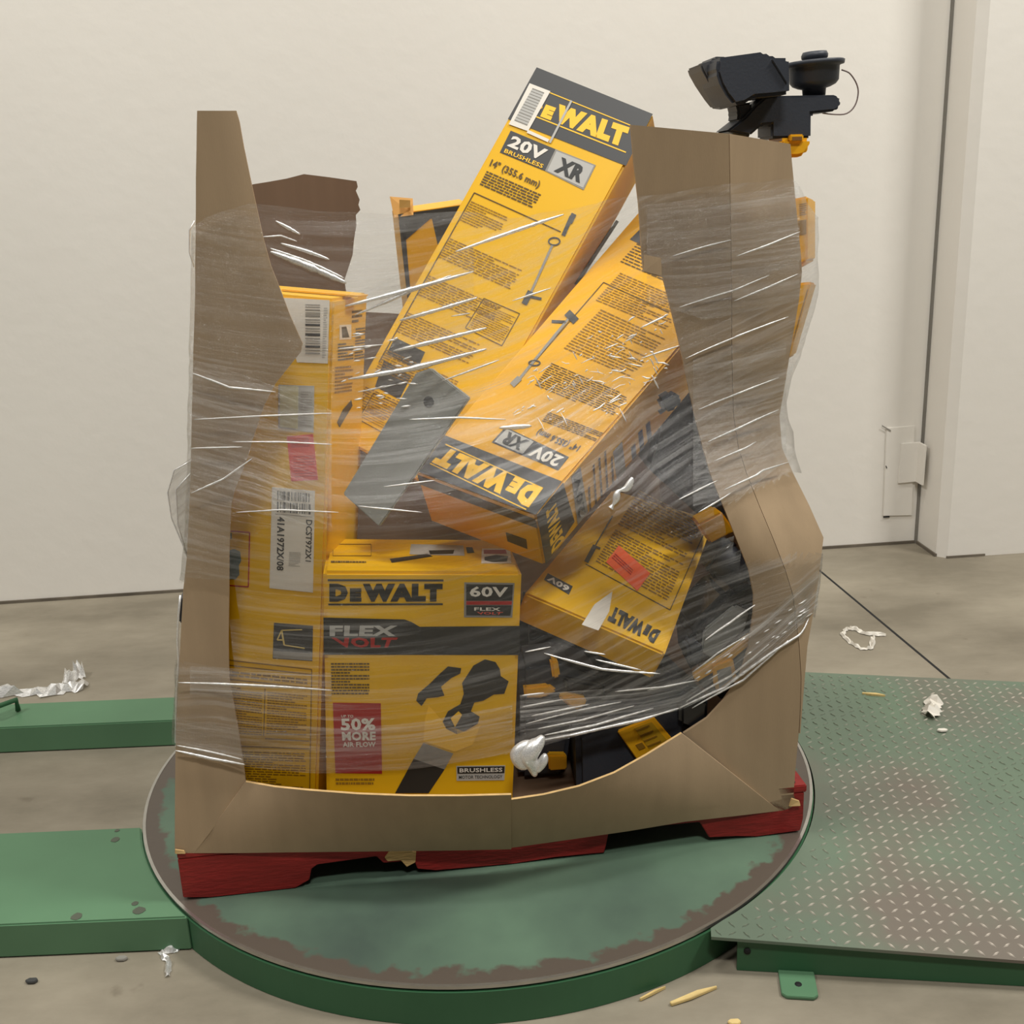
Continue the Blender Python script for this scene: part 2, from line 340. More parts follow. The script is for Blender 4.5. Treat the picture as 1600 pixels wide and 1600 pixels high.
# ================================================================== the room
WD = Vector((0.99746, 0.0712, 0)); WN = Vector((-WD.y, WD.x, 0)); W0 = Vector((-1.7904, 3.5752, 0))      # wall line, WN points behind the wall
def wall_slab(name, a, b_, z1, th, material, z0=0.0):
    pts = [a, b_, b_+ZZ*(z1-z0), a+ZZ*(z1-z0)]; pts = [p+ZZ*z0 for p in pts]
    return prism(name, pts, WN*th, material)
fl = prism('floor', [Vector((-7, -4, 0)), Vector((7, -4, 0)), Vector((7, 6, 0)), Vector((-7, 6, 0))], (0, 0, -0.1), conc); struct(fl)
j0, j1 = atz(1262, 876, 0.0), atz(1545, 1112, 0.0); jd = (j1-j0).normalized(); jn = Vector((-jd.y, jd.x, 0))*0.004
j0 = j0-jd*0.06; j1 = j1+jd*1.5
prism('saw_cut_joint', [p+ZZ*0.0006 for p in (j0-jn, j1-jn, j1+jn, j0+jn)], (0, 0, -0.004), dark, fl)
corner = W0 + WD*((Vector((1.4858, 3.8081, 0))-W0).dot(WD))
wb = wall_slab('wall_back', W0-WD*5.0, corner+WD*0.4, 4.6, 0.15, wall_m); struct(wb)
pd = -WN*0.185
pp = [corner+WD*0.004, corner+WD*0.004+pd*0.86, corner+WD*0.034+pd, corner+WD*4.0+pd, corner+WD*4.0]
wr = prism('wall_right', pp, ZZ*4.6, wall_m); struct(wr)
jt = box('joint_sealant', corner+WD*0.0-WN*0.004+ZZ*2.3, 0.009, 0.012, 4.6, WD, WN, ZZ, mat('grey_sealant', (120, 116, 108), 0.8), wb, 0)
# dirt line and pipe-thin baseboard gap
box('base_gap', W0+WD*0.9-WN*0.003+ZZ*0.004, 7.4, 0.008, 0.012, WD, WN, ZZ, mat('grimy_gap', (96, 88, 76), 0.9, var=0.4, scale=9), wb, 0)
box('base_gap', corner+WD*0.002+pd*.43+ZZ*0.005, 0.008, 0.165, 0.012, WD, WN, ZZ, mat('grimy_gap', (96, 88, 76)), wr, 0)
box('base_gap', corner+WD*0.10+pd-WN*.002+ZZ*0.004, 0.14, 0.006, 0.008, WD, WN, ZZ, mat('grimy_gap', (96, 88, 76)), wr, 0)
# embed plate and welded angle bracket across the joint
def onwall(x, y, off=0.0): return hit(x, y, W0-WN*off, WN)
q = [onwall(x, y) for x, y in ((1384, 668), (1429, 664), (1424, 805), (1379, 806))]
pl = prism('embed_plate', q, -WN*0.006, wall_m, None, 0.002); tag(pl, 'white painted steel plate set into the wall beside the corner', 'plate')
br = empty('angle_bracket', onwall(1405, 755), 'white painted angle bracket bridging the vertical wall joint', 'bracket')
a0, a1, a2, a3 = [onwall(x, y, 0.006) for x, y in ((1408, 692), (1437, 690), (1432, 752), (1402, 755))]
prism('plate_leaf', [a0, a1, a2, a3], -WN*0.008, wall_m, br, 0.002)
e1 = a1-WN*0.06; e2 = a2-WN*0.06
prism('return_leaf', [a1, e1, e2, a2], WD*(-0.007), wall_m, br, 0.0015)
# scuffs on the wall
for i, (x, y, x2, y2) in enumerate(((1378, 664, 1392, 672), (1380, 807, 1390, 806), (1384, 727, 1386, 730))):
    a = onwall(x, y, .0075); b_ = onwall(x2, y2, .0075); prism('scuff', [a, b_, b_-ZZ*.006, a-ZZ*.005], -WN*.0005, dark if i else mid_grey, wb)

# ================================================================== wrapping machine
DC = Vector((-0.0981, 2.2105, 0)); DR = 0.731
def ring_pts(r_, z, n=128, a0=0, a1=2*math.pi, closed=True):
    return [DC+Vector((r_*math.cos(a0+(a1-a0)*i/(n if closed else n-1)), r_*math.sin(a0+(a1-a0)*i/(n if closed else n-1)), z)) for i in range(n)]
tt = empty('turntable', DC+ZZ*0.03, 'round green turntable with a worn brown rim carrying the pallet', 'turntable')
d = prism('disc', [p-DC for p in ring_pts(DR-0.003, ZD, 160)], (0, 0, -0.006), disc_m, tt); d.location = DC
vs, fs = [], []
for r_, z in ((DR-0.006, ZD+0.0008), (DR, ZD+0.0008), (DR, ZD-0.005), (DR-0.006, ZD-0.005)): vs += ring_pts(r_, z, 160)
for k in range(4):
    for i in range(160): fs.append((k*160+i, k*160+(i+1) % 160, ((k+1) % 4)*160+(i+1) % 160, ((k+1) % 4)*160+i))
mesh('rim', vs, fs, steel, tt)
mb = empty('wrapper_base', DC, 'green steel machine base with ring housing and two low legs', 'machine base')
vs, fs = [], []
for r_, z in ((DR-0.010, ZD-0.010), (DR+0.002, ZD-0.010), (DR+0.002, 0.001), (DR-0.012, 0.001)): vs += ring_pts(r_, z, 160)
for k in range(4):
    for i in range(160): fs.append((k*160+i, k*160+(i+1) % 160, ((k+1) % 4)*160+(i+1) % 160, ((k+1) % 4)*160+i))
mesh('ring_housing', vs, fs, greend, mb, smooth=False)
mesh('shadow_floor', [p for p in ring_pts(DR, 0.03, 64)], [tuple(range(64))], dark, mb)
def leg(y0, y1, xr, yaw=0.0):
    # channel whose inner end follows the ring
    n = 14; R1 = DR+0.003; pts = []
    for i in range(n+1):
        y = y0+(y1-y0)*i/n; pts.append(Vector((DC.x-math.sqrt(max(R1*R1-(y-DC.y)**2, 1e-4)), y, ZD-0.003)))
    pts += [Vector((-2.4, y1+yaw, ZD-0.003)), Vector((-2.4, y0+yaw, ZD-0.003))]
    return prism('base_leg', pts, (0, 0, -(ZD-0.004)), green, mb, 0.003)
leg(1.695, 2.0, 0); leg(2.482, 2.617, 0)
hb = tube('lifting_handle', [Vector((-1.40, 2.49, ZD)), Vector((-1.40, 2.49, ZD+.03)), Vector((-1.335, 2.52, ZD+.034)), Vector((-1.30, 2.57, ZD+.03)), Vector((-1.30, 2.57, ZD))], 0.007, greend, mb)
for x, y, s_ in ((180, 1312, 9), (217, 1423, 11), (211, 1412, 6), (183, 1298, 5), (120, 1432, 10)):
    c = atz(x, y, ZD-0.003); k = 10
    prism('oil_stain', [c+Vector((s_*.0009*math.cos(i*.628)*(1+.3*random.random()), s_*.0009*math.sin(i*.628)*(1+.3*random.random()), 0.0008)) for i in range(k)], (0, 0, -0.0006), mat('oil_stain', (78, 84, 70), .6), mb)

# tread plate ramp
rp_ = empty('loading_ramp', Vector((0.9, 2.0, 0)), 'green diamond tread plate ramp butted against the turntable', 'ramp')
RD = Vector((math.cos(R(-8.3)), math.sin(R(-8.3)), 0)); RNn = Vector((-RD.y, RD.x, 0)); RO = Vector((0.31, 1.575, 0))
def ramp_z(p): return ZD+0.001 - 0.030*max(0, (p-RO).dot(RD))
RW = (Vector((0.7553, 2.6129, 0))-RO).dot(RNn); RL = 1.6
RR = DR+0.005
def rampP(a, b_, dz=0): p = RO+RD*a+RNn*b_; p.z = ramp_z(Vector((p.x, p.y, 0)))+dz; return p
# outline: along the front, along the far side, then back round the turntable
outl = [rampP(RL, 0), rampP(RL, RW)]
def circ_a(b_):   # distance along RD at which the row b_ leaves the circle
    q = (DC-RO); ca = q.dot(RD); cb = q.dot(RNn); s_ = RR*RR-(b_-cb)**2
    return ca+math.sqrt(s_) if s_ > 0 else ca
nb = 48
for i in range(nb, -1, -1): bb = RW*i/nb; outl.append(rampP(max(circ_a(bb), 0.0 if bb > 0.02 else 0.0), bb))
prism('tread_plate', outl, (0, 0, -0.006), ramp_m, rp_)
prism('skirt', [rampP(0.045, 0.012, -0.006), rampP(RL, 0.012, -0.006), rampP(RL, 0.012)-ZZ*(ramp_z(rampP(RL, 0))-0.001), rampP(0.045, 0.012)-ZZ*(ramp_z(rampP(0.045, 0))-0.001)], RNn*0.006, greend, rp_)
prism('far_skirt', [rampP(0.5, RW-.012, -0.006), rampP(RL, RW-.012, -0.006), rampP(RL, RW-.012)-ZZ*(ramp_z(rampP(RL, 0))-0.001), rampP(0.5, RW-.012)-ZZ*(ramp_z(rampP(0.5, 0))-0.001)], RNn*0.006, greend, rp_)
ft = prism('foot_tab', [rampP(a, b_)-ZZ*(rampP(a, b_).z-0.007) for a, b_ in ((0.115, .012), (.175, .012), (.175, -.045), (.167, -.052), (.123, -.052), (.115, -.045))], (0, 0, -0.006), green, rp_, 0.001)
hole = rampP(.145, -.022); lathe('bolt_hole', Vector((hole.x, hole.y, 0.0072)), ZZ, [(0.006, -0.002), (0.006, 0.0004)], dark, ft, 12)
hq = rampP(.062, .011); lathe('skirt_hole', Vector((hq.x, hq.y, 0.042)), -RNn, [(0.006, -0.002), (0.006, 0.0012)], dark, rp_, 12)
vs, fs = [], []
step = 0.024
na = int(RL/step); nbb = int(RW/step)
for i in range(na):
    for j in range(nbb):
        a = (i+.5)*step; bb = (j+.5)*step
        if a < circ_a(bb)+0.02 or bb < 0.012 or bb > RW-.012: continue
        ang = R(38) if (i+j) % 2 else R(-52)
        c = rampP(a, bb, 0.0); dx = (RD*math.cos(ang)+RNn*math.sin(ang)); dy = ZZ.cross(dx); L2, w2, hh = 0.0095, 0.0020, 0.0022; k = len(vs)
        vs += [c-dx*L2, c-dy*w2, c+dx*L2, c+dy*w2, c-dx*L2*.6+ZZ*hh, c-dy*w2*.4+ZZ*hh, c+dx*L2*.6+ZZ*hh, c+dy*w2*.4+ZZ*hh]
        fs += [(k, k+1, k+5, k+4), (k+1, k+2, k+6, k+5), (k+2, k+3, k+7, k+6), (k+3, k, k+4, k+7), (k+4, k+5, k+6, k+7)]
lg = mesh('tread_lugs', vs, fs, lug_m, rp_, recalc=False); lg['kind'] = 'stuff'

# ================================================================== pallet
pa = empty('pallet', W(0.6, 0.5, ZD), 'red painted wooden pallet with notched broken stringers on the turntable', 'pallet')
def stringer(v0, brk=False):
    zb, zt = ZD+0.001, ZP-0.016; nz_ = zb+0.045
    prof = [(0.0, zb+.006), (0.05, zb), (0.205, zb), (0.232, zb+.014), (0.238, nz_-.008), (0.25, nz_), (0.36, nz_+.004), (0.372, nz_-.012), (0.43, nz_-.014), (0.435, zb+.012), (0.47, zb+.004),
            (0.62, zb), (0.70, zb+.004), (0.795, zb+.002), (0.80, zb+.02), (0.805, nz_), (0.815, nz_+.004), (0.985, nz_+.002), (0.995, nz_-.016), (1.005, zb+.010), (1.06, zb+.006), (1.10, zb), (1.19, zb+.003), (1.195, zb+.03), (1.195, zt), (0.0, zt)]
    return prism('stringer', [W(a, v0, z) for a, z in prof], VV*0.038, redw, pa, 0.0015)
for v0 in (0.0, 0.481, 0.962): stringer(v0)
for k in range(8):
    a = 0.0+k*(1.2-0.1)/7
    box('deck_board', W(a+0.05, 0.5, ZP-0.008), 0.1, 1.0, 0.016, UU, VV, ZZ, redw, pa, 0.002)
prism('splintered_wood', [W(a, -0.002, z) for a, z in ((0.375, .122), (0.385, .135), (.41, .137), (.435, .128), (.432, .104), (.415, .096), (.405, .112), (.38, .113))], VV*0.03, raww, pa, .001)

# ================================================================== cut-open bulk carton
bx = empty('bulk_carton', W(0.6, 0.5, ZP), 'tall brown bulk carton cut open at the front with torn walls', 'carton')
BK = VV*0.006
lpost = [(173, 308, 369), (190, 307.5, 374), (230, 307, 381), (278, 306, 391), (320, 306, 400), (375, 305.5, 412), (415, 305, 423), (450, 305, 437), (490, 304, 452), (520, 303, 465), (537, 302.5, 473), (550, 302, 470), (575, 301.5, 450), (600, 301, 430), (635, 300, 412), (680, 299, 397),
         (720, 298, 385), (768, 297, 366), (790, 296, 361), (870, 292, 358), (925, 286, 358), (1000, 282, 357), (1060, 279, 358), (1100, 277, 365), (1140, 275, 372), (1190, 274, 380), (1222, 273.5, 384)]
rows = []
for y, xl, xr in lpost:
    k = (y-173)/1160
    vl = 0.0+0.02*math.sin(k*math.pi); rows.append([at(xl, y, vl), at(xl*.66+xr*.34, y, vl-.004), at(xl*.33+xr*.67, y, vl-.003), at(xr, y, vl+.002)])
rows.append([at(273, 1300, 0), at(288, 1300, 0), at(308, 1300, 0), at(326, 1304, -.002)])
rows.append([at(273, 1333, 0), at(283, 1333, 0), at(294, 1333, 0), at(303, 1333, 0)])
sheet('front_corner_post', rows, BK, kraft, bx, kraft_edge)
# lower front panel, pushed out at its top edge: two boards meeting at a seam
rowsA = []
topA = [(384, 1222, .0), (430, 1230, -.03), (480, 1235, -.055), (560, 1241, -.08), (640, 1244, -.098), (720, 1244, -.108), (799, 1242, -.114)]
botA = [(303, 1333, .0), (370, 1333, -.005), (440, 1332, -.01), (530, 1331, -.016), (620, 1330, -.022), (710, 1329, -.028), (799, 1327, -.034)]
for t in range(7):
    s_ = t/6
    rowsA.append([at(a[0]*(1-s_)+b_[0]*s_, a[1]*(1-s_)+b_[1]*s_, a[2]*(1-s_)+b_[2]*s_) for a, b_ in zip(topA, botA)])
sheet('lower_front_panel', rowsA, BK, kraft, bx, kraft_edge)
topB = [(797, 1250, -.106), (850, 1242, -.1), (905, 1229, -.09), (960, 1208, -.074), (1010, 1180, -.052), (1065, 1146, -.02)]
botB = [(797, 1325, -.03), (890, 1312, -.028), (980, 1299, -.02), (1070, 1284, -.012), (1150, 1275, -.006), (1218, 1267, .0)]
rowsB = []
for t in range(7):
    s_ = t/6
    rowsB.append([at(a[0]*(1-s_)+b_[0]*s_, a[1]*(1-s_)+b_[1]*s_, a[2]*(1-s_)+b_[2]*s_) for a, b_ in zip(topB, botB)])
sheet('lower_front_panel', rowsB, BK, kraft, bx, kraft_edge)
# right hand post: front strip and the side strip that splays out
YS = [200, 250, 320, 400, 425, 434, 470, 530, 600, 650, 700, 740, 790, 840, 890, 930, 960, 1010, 1060, 1095, 1122, 1146]
def interp(tab, y):
    for (y0, x0), (y1, x1) in zip(tab, tab[1:]):
        if y0 <= y <= y1: return x0+(x1-x0)*(y-y0)/(y1-y0)
    return tab[0][1] if y < tab[0][0] else tab[-1][1]
RLt = [(195, 985), (250, 990), (320, 998), (400, 1003), (425, 1006), (434, 1036), (470, 1045), (530, 1060), (600, 1075), (670, 1090), (740, 1110), (790, 1130), (840, 1150), (890, 1170), (930, 1178), (960, 1177), (1010, 1170), (1060, 1155), (1095, 1130), (1122, 1105), (1148, 1065)]
RFt = [(205, 1139), (330, 1141), (450, 1143), (560, 1143), (650, 1146), (710, 1155), (750, 1170), (800, 1190), (840, 1207), (917, 1237), (990, 1246), (1040, 1252), (1110, 1250), (1165, 1247), (1215, 1241), (1252, 1238)]
RRt = [(220, 1235), (290, 1240), (370, 1250), (425, 1253), (460, 1250), (530, 1238), (610, 1225), (660, 1216), (700, 1222), (725, 1232), (780, 1260), (838, 1287), (895, 1280), (952, 1272), (1005, 1262), (1090, 1255), (1165, 1249), (1252, 1241)]
RBt = [(200, 0.0), (660, 0.05), (740, 0.03), (840, -.015), (1000, -.005), (1146, 0.0)]       # how far the post bows back or out
rows = []; rows2 = []
for y in YS:
    bow = interp(RBt, y); xl = interp(RLt, y); xf = interp(RFt, y); xr = interp(RRt, y)
    tilt = max(0.0, min(1.0, (y-200)/10.0))
    yl = y if y > 200 else 195; yf = y if y > 230 else 209; yr = y if y > 240 else 225
    rows.append([at(xl, yl, bow*.8), at(xl*.66+xf*.34, yl*.66+yf*.34, bow*.9-.004), at(xl*.33+xf*.67, yl*.33+yf*.67, bow-.004), at(xf, yf, bow)])
    dv = min(0.09, 0.0008*max(xr-xf, 0))
    rows2.append([at(xf+0.8, yf, bow+.0015), at((xf+xr)/2, (yf+yr)/2, bow+dv*.55), at(xr, yr, bow+dv)])
rows.append([at(1120, 1200, -.004), at(1165, 1200, -.002), at(1205, 1200, 0), at(1243, 1200, 0)])
rows.append([at(1190, 1250, 0), at(1205, 1250, 0), at(1222, 1248, 0), at(1240, 1242, 0)])
rows.append([at(1219, 1267, 0), at(1226, 1266, 0), at(1233, 1263, 0), at(1246, 1256, 0)])
sheet('front_corner_post', rows, BK, kraft, bx, kraft_edge)
sheet('splayed_side_strip', rows2, BK, kraft, bx, kraft_edge)
# slit beside the notch
prism('torn_flap', [at(1006, 424, -.004), at(1034, 431, -.004), at(1033, 403, -.004), at(1007, 398, -.003)], VV*.003, kraft, bx)
# hidden walls
def uleft(z): return 0.0+0.19*max(0, min(1, (z-.19)/1.27))
zs = [ZP+0.001, .4, .7, .95, 1.1]
rows = [[W(uleft(z)+.03, .04, z), W(uleft(z)+.01, .35, z), W(uleft(z)-.0, .7, z), W(uleft(z)+.01, .985, z)] for z in zs]
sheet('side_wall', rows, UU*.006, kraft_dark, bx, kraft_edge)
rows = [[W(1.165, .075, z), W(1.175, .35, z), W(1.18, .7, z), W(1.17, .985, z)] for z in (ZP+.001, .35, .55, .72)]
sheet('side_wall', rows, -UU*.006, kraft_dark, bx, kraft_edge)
VB = 1.0
tear = [(395, 288), (420, 284), (448, 279), (475, 272), (515, 277), (557, 283), (559, 292), (556, 298), (562, 312), (560, 320), (563, 328), (556, 336), (557, 352), (553, 375), (551, 398), (544, 420), (538, 438), (543, 470), (548, 487), (600, 489), (640, 492)]
up = [at(x, y, VB) for x, y in tear]; lo_u = [LOC(p)[0] for p in up]
pts = [W(uleft(.19)+.02, VB, ZP+.001), W(uleft(1.3)-.02, VB, 1.345)] + up + [W(.75, VB, 1.06), W(.95, VB, 1.03), W(1.17, VB, 1.05), W(1.18, VB, ZP+.001)]
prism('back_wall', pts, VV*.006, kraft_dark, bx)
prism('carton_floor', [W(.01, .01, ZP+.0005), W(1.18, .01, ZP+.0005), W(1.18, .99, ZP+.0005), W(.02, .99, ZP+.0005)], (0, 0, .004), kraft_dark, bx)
# frayed crumpled corner at the right base, torn bits at the cuts
prism('torn_corner_bit', [at(1236, 1246, -.004), at(1248, 1250, -.004), at(1250, 1258, -.006), at(1232, 1259, -.004)], VV*-.004, kraft_edge, bx, .0008)
prism('torn_corner_bit', [at(274, 1326, -.002), at(288, 1328, -.002), at(290, 1333, -.003), at(274, 1333, -.002)], VV*-.003, kraft_edge, bx, .0006)

# ================================================================== cartons
HULL = []
def reg(c):
    k = c.c
    for a, b_ in (('000', '100'), ('000', '010'), ('000', '001'), ('100', '110'), ('100', '101'), ('010', '110'), ('010', '011'), ('001', '101'), ('001', '011'), ('111', '110'), ('111', '101'), ('111', '011')): HULL.append((k[a], k[b_]))
# --- blower carton, upright at the front
D = Carton('blower_carton', 'upright yellow carton with black band, blower picture and red air-flow label', {'000': (511, 1294, -.012), '100': (800, 1278, -.014), '101': (815.5, 894, 0.0), '001': (505, 893)}, ('001', 514, 841, .2215), yellow, bevel=.006); reg(D)
brand(D, 'front', [(514.5, 912), (691.7, 912), (691, 940), (514.5, 940)], black)
D.line('front', (512, 906.5), (693, 907), 3, black); D.line('front', (513, 944.5), (692, 944), 2.5, black)
D.poly('front', [(725.5, 910), (804, 911), (800.5, 965), (725, 964.5)], mid_grey, 'badge_frame')
D.poly('front', [(728.5, 913), (801.5, 914), (800, 938.5), (728.5, 938.5)], black, 'badge_panel', .0012)
D.poly('front', [(728.5, 939.5), (800, 939.5), (799.5, 945), (728.5, 945)], red_p, 'badge_stripe', .0012)
D.poly('front', [(728.5, 946), (799.5, 946), (797.5, 962), (728.5, 961.5)], black, 'badge_panel', .0012)
D.text('front', '60V', [(734, 916), (794, 917), (793, 933), (734, 932.5)], white_lab, lift=.0018, bold=.03)
D.text('front', 'FLEX', [(741, 949), (782, 949.5), (782, 954.5), (741, 954)], white_lab, lift=.0018, bold=.02)
D.text('front', 'VOLT', [(745, 956), (786, 956.5), (783, 960.5), (747, 960)], red_st, lift=.0018, bold=.02)
D.poly('front', [(505.2, 965), (632, 968), (643, 972), (656, 979.5), (813.2, 978), (811.6, 1023.5), (506.2, 1023)], black, 'black_band')
D.text('front', 'FLEX', [(515, 977.5), (622, 977.5), (618, 994), (515, 994)], grey_lab, bold=.045)
D.text('front', 'VOLT', [(517, 996), (622, 996), (613, 1012), (531, 1012)], red_p, bold=.045, lift=.0013)
D.rows('front', [(517, 1035), (577, 1035), (577, 1086), (518, 1086)], 7, darkink, seed=3, fill=.5)
D.poly('front', [(520, 1098), (595, 1099), (597, 1209), (524, 1208)], red_p, 'red_label')
D.text('front', 'UP TO', [(533, 1117), (552, 1117), (552, 1121), (533, 1121)], white_lab, bold=.02)
D.text('front', '50%', [(532, 1122.5), (586, 1122), (587, 1141), (533, 1141.5)], white_lab, bold=.04)
D.text('front', 'MORE', [(534, 1143.5), (587, 1143), (587, 1157), (535, 1157.5)], white_lab, bold=.04)
D.text('front', 'AIR FLOW', [(535, 1159.5), (587, 1159), (587, 1167), (536, 1167.5)], white_lab, bold=.03)
D.rows('front', [(524, 1215), (585, 1215), (585, 1227), (525, 1227)], 2, brownink, seed=5)
D.poly('front', [(713, 1197), (789.5, 1196), (788, 1219), (713.5, 1220)], grey_lab, 'brushless_badge')
D.poly('front', [(714.5, 1198.5), (788.5, 1197.5), (788, 1208), (714.8, 1209)], black, 'badge_panel', .0012)
D.text('front', 'BRUSHLESS', [(718, 1200.5), (785, 1199.5), (785, 1206), (718, 1207)], white_lab, lift=.0018, bold=.02)
D.text('front', 'MOTOR TECHNOLOGY', [(717, 1212), (785, 1211), (785, 1216), (717, 1217)], black, bold=.01)
pc = lambda L_: [(480+x/3.637, 820+y/3.637) for x, y in L_]
D.poly('front', pc([(945, 800), (1010, 765), (1070, 780), (1095, 820), (1100, 860), (1145, 890), (1120, 960), (1060, 965), (1000, 1000), (950, 1010), (930, 1060), (980, 1090), (970, 1130), (900, 1170), (850, 1190), (790, 1160), (770, 1120), (800, 1060), (870, 1020), (890, 960), (880, 900)]), black, 'blower_picture')
D.poly('front', pc([(815, 1100), (860, 1060), (880, 1080), (840, 1150)]), letter_y, 'blower_picture', .0013)
D.poly('front', pc([(800, 805), (875, 815), (870, 845), (820, 870), (760, 920), (780, 970), (740, 980), (680, 985), (650, 1030), (620, 1000), (630, 960), (700, 900), (750, 850)]), black, 'blower_picture')
D.poly('front', pc([(690, 1030), (780, 1130), (900, 1180), (985, 1140), (940, 1250), (840, 1290), (660, 1230), (670, 1100)]), letter_y, 'blower_picture')
D.poly('front', pc([(660, 1240), (830, 1300), (780, 1390), (605, 1330)]), mid_grey, 'blower_picture', .0013)
D.poly('front', pc([(605, 1330), (780, 1390), (690, 1525), (500, 1525)]), black, 'blower_picture', .0013)
D.poly('top', [(753, 857), (797, 857), (799, 880), (752, 880)], white_lab, 'icon_label')
D.poly('top', [(756, 859), (790, 859), (792, 865), (756, 865)], red_p, 'icon_label', .0012); D.poly('top', [(757, 870), (775, 867), (794, 869), (792, 877), (770, 878), (757, 875)], black, 'icon_label', .0012)
D.poly('top', [(642, 850), (724, 852), (726, 868), (640, 866)], grey_lab, 'blower_picture'); D.poly('top', [(728, 855), (738, 855), (741, 863), (730, 864)], black, 'blower_picture')
D.poly('top', [(609, 873), (668, 865), (676, 869), (612, 879)], black, 'blower_picture'); D.poly('top', [(670, 860), (710, 859), (708, 865), (672, 866)], black, 'blower_picture', .0012)
D.rows('top', [(517, 875), (572, 876), (572, 880), (517, 880)], 1, darkink, seed=8); D.frame('top', [(521, 850), (580, 850), (580, 868), (520, 868)], .8, brownink)

# --- tall trimmer carton standing at the left
E_ = Carton('tall_carton', 'tall yellow carton standing upright behind the cardboard post, covered in labels', {'000': (309, 1247, .115), '100': (495, 1272, .058), '101': (521, 467, .11), '001': (312, 449)}, ('101', 574, 458, .335), yellow, bevel=.005); reg(E_)
f = 'front'
E_.poly(f, [(438, 465), (515, 469), (512, 568), (464, 566)], white_lab, 'barcode_label')
rb = random.Random(4); y = 476
while y < 556:
    h = rb.choice((1.2, 2, 3.4)); E_.line(f, (477, y), (500, y+.6), h, mid_grey if h < 3 else slate, 'barcode_bar', .0014); y += h+rb.choice((1.5, 2.4, 3.4))
E_.rows(f, [(506, 480), (512, 480), (509, 560), (503, 560)], 14, grey_lab, seed=2)
E_.poly(f, [(435, 601), (491, 603), (490, 676), (435, 669)], grey_lab, 'pale_label'); E_.poly(f, [(437, 603), (466, 604), (465, 670), (437, 667)], mat('cream_label', (206, 200, 160), .5), 'label_panel', .0012)
E_.rows(f, [(470, 610), (488, 611), (487, 668), (469, 666)], 9, mid_grey, seed=6, fill=.3)
E_.poly(f, [(448, 682), (489, 678), (497, 750), (455, 752)], red_st, 'red_sticker'); E_.rows(f, [(453, 686), (482, 683), (484, 698), (455, 700)], 4, red_p, seed=9); E_.rows(f, [(458, 712), (490, 710), (494, 745), (460, 747)], 5, red_p, seed=19, fill=.3)
E_.poly(f, [(425, 761), (492, 767), (489, 926), (421, 919)], white_lab, 'shipping_label')
for i, (x0, y0, x1, y1) in enumerate(((434, 767, 486, 781), (434, 784, 486, 800))):
    x = x0
    while x < x1:
        wd = rb.choice((.9, 1.6, 2.4)); E_.line(f, (x, y0+(x-x0)*.08), (x, y1+(x-x0)*.08), wd, slate, 'barcode_bar', .0014); x += wd+rb.choice((1.0, 1.6, 2.2))
E_.line(f, (430, 803), (488, 808), 1, mid_grey)
E_.text(f, '41A1972X/08', [(445, 808), (443, 892), (432, 891), (433, 807)], slate, bold=.03)
E_.text(f, 'DCST972X1', [(488, 813), (486, 878), (477, 877), (478, 812)], slate, bold=.02)
E_.rows(f, [(452, 862), (470, 863), (469, 886), (451, 885)], 7, mid_grey, seed=12, fill=.4)
E_.poly(f, [(428, 973), (489, 978), (488, 1033), (426, 1029)], slate, 'picture_panel'); E_.poly(f, [(427, 1017), (488, 1021), (488, 1032), (426.5, 1028)], mid_grey, 'picture_panel', .0012)
for a, b_, wd in (((433, 1000), (440, 985), 2), ((440, 985), (472, 984), 1.5), ((440, 985), (444, 1008), 2.5), ((444, 1008), (476, 1013), 1.6), ((433, 1000), (442, 1000), 2)): E_.line(f, a, b_, wd, mat('pale_yellow_print', (220, 196, 120), .5), 'picture_line', .0014)
for a, b_ in (((345, 1030), (487, 1046)), ((487, 1046), (483, 1275)), ((345, 1060), (486, 1075)), ((414, 1076), (412, 1150)), ((414, 1154), (483, 1158)), ((350, 1165), (483, 1170)), ((345, 1038), (487, 1054))): E_.line(f, a, b_, 1.6, brownink)
E_.rows(f, [(348, 1046), (480, 1060), (480, 1070), (348, 1056)], 2, brownink, seed=14); E_.rows(f, [(348, 1070), (410, 1078), (409, 1150), (350, 1146)], 12, brownink, seed=15, fill=.4)
E_.rows(f, [(418, 1080), (480, 1086), (478, 1150), (416, 1148)], 11, brownink, seed=16, fill=.4); E_.rows(f, [(360, 1172), (478, 1176), (477, 1236), (362, 1232)], 10, brownink, seed=17, fill=.4)
for a, b_ in (((345, 829), (390, 832)), ((390, 832), (388, 917)), ((388, 917), (345, 914))): E_.line(f, a, b_, 2, red_p)
E_.poly(f, [(348, 862), (366, 858), (375, 862), (377, 876), (373, 884), (374, 898), (368, 905), (350, 906)], blue_p, 'picture'); E_.poly(f, [(350, 832), (362, 833), (362, 842), (350, 842)], blue_p, 'picture')
f = 'right'
E_.poly(f, [(531, 508), (549, 507), (549, 530), (531, 531)], white_lab, 'icon_label'); E_.poly(f, [(534, 511), (541, 510), (546, 527), (535, 528)], slate, 'icon_label', .0012)
E_.rows(f, [(550, 484), (566, 482), (566, 504), (550, 506)], 3, darkink, seed=21); E_.rows(f, [(528, 536), (552, 534), (552, 562), (528, 565)], 4, slate, seed=22); E_.poly(f, [(527, 660), (536, 640), (549, 625), (551, 634), (540, 652), (531, 668)], slate, 'picture')
E_.rows(f, [(556, 512), (572, 510), (570, 560), (554, 563)], 7, slate, seed=23); E_.rows(f, [(524, 572), (552, 570), (550, 612), (523, 616)], 5, brownink, seed=24)
top_fl = E_.poly('top', [(440, 452), (560, 462), (575, 460), (452, 449)], yellow2, 'top_flap', .004, .003)

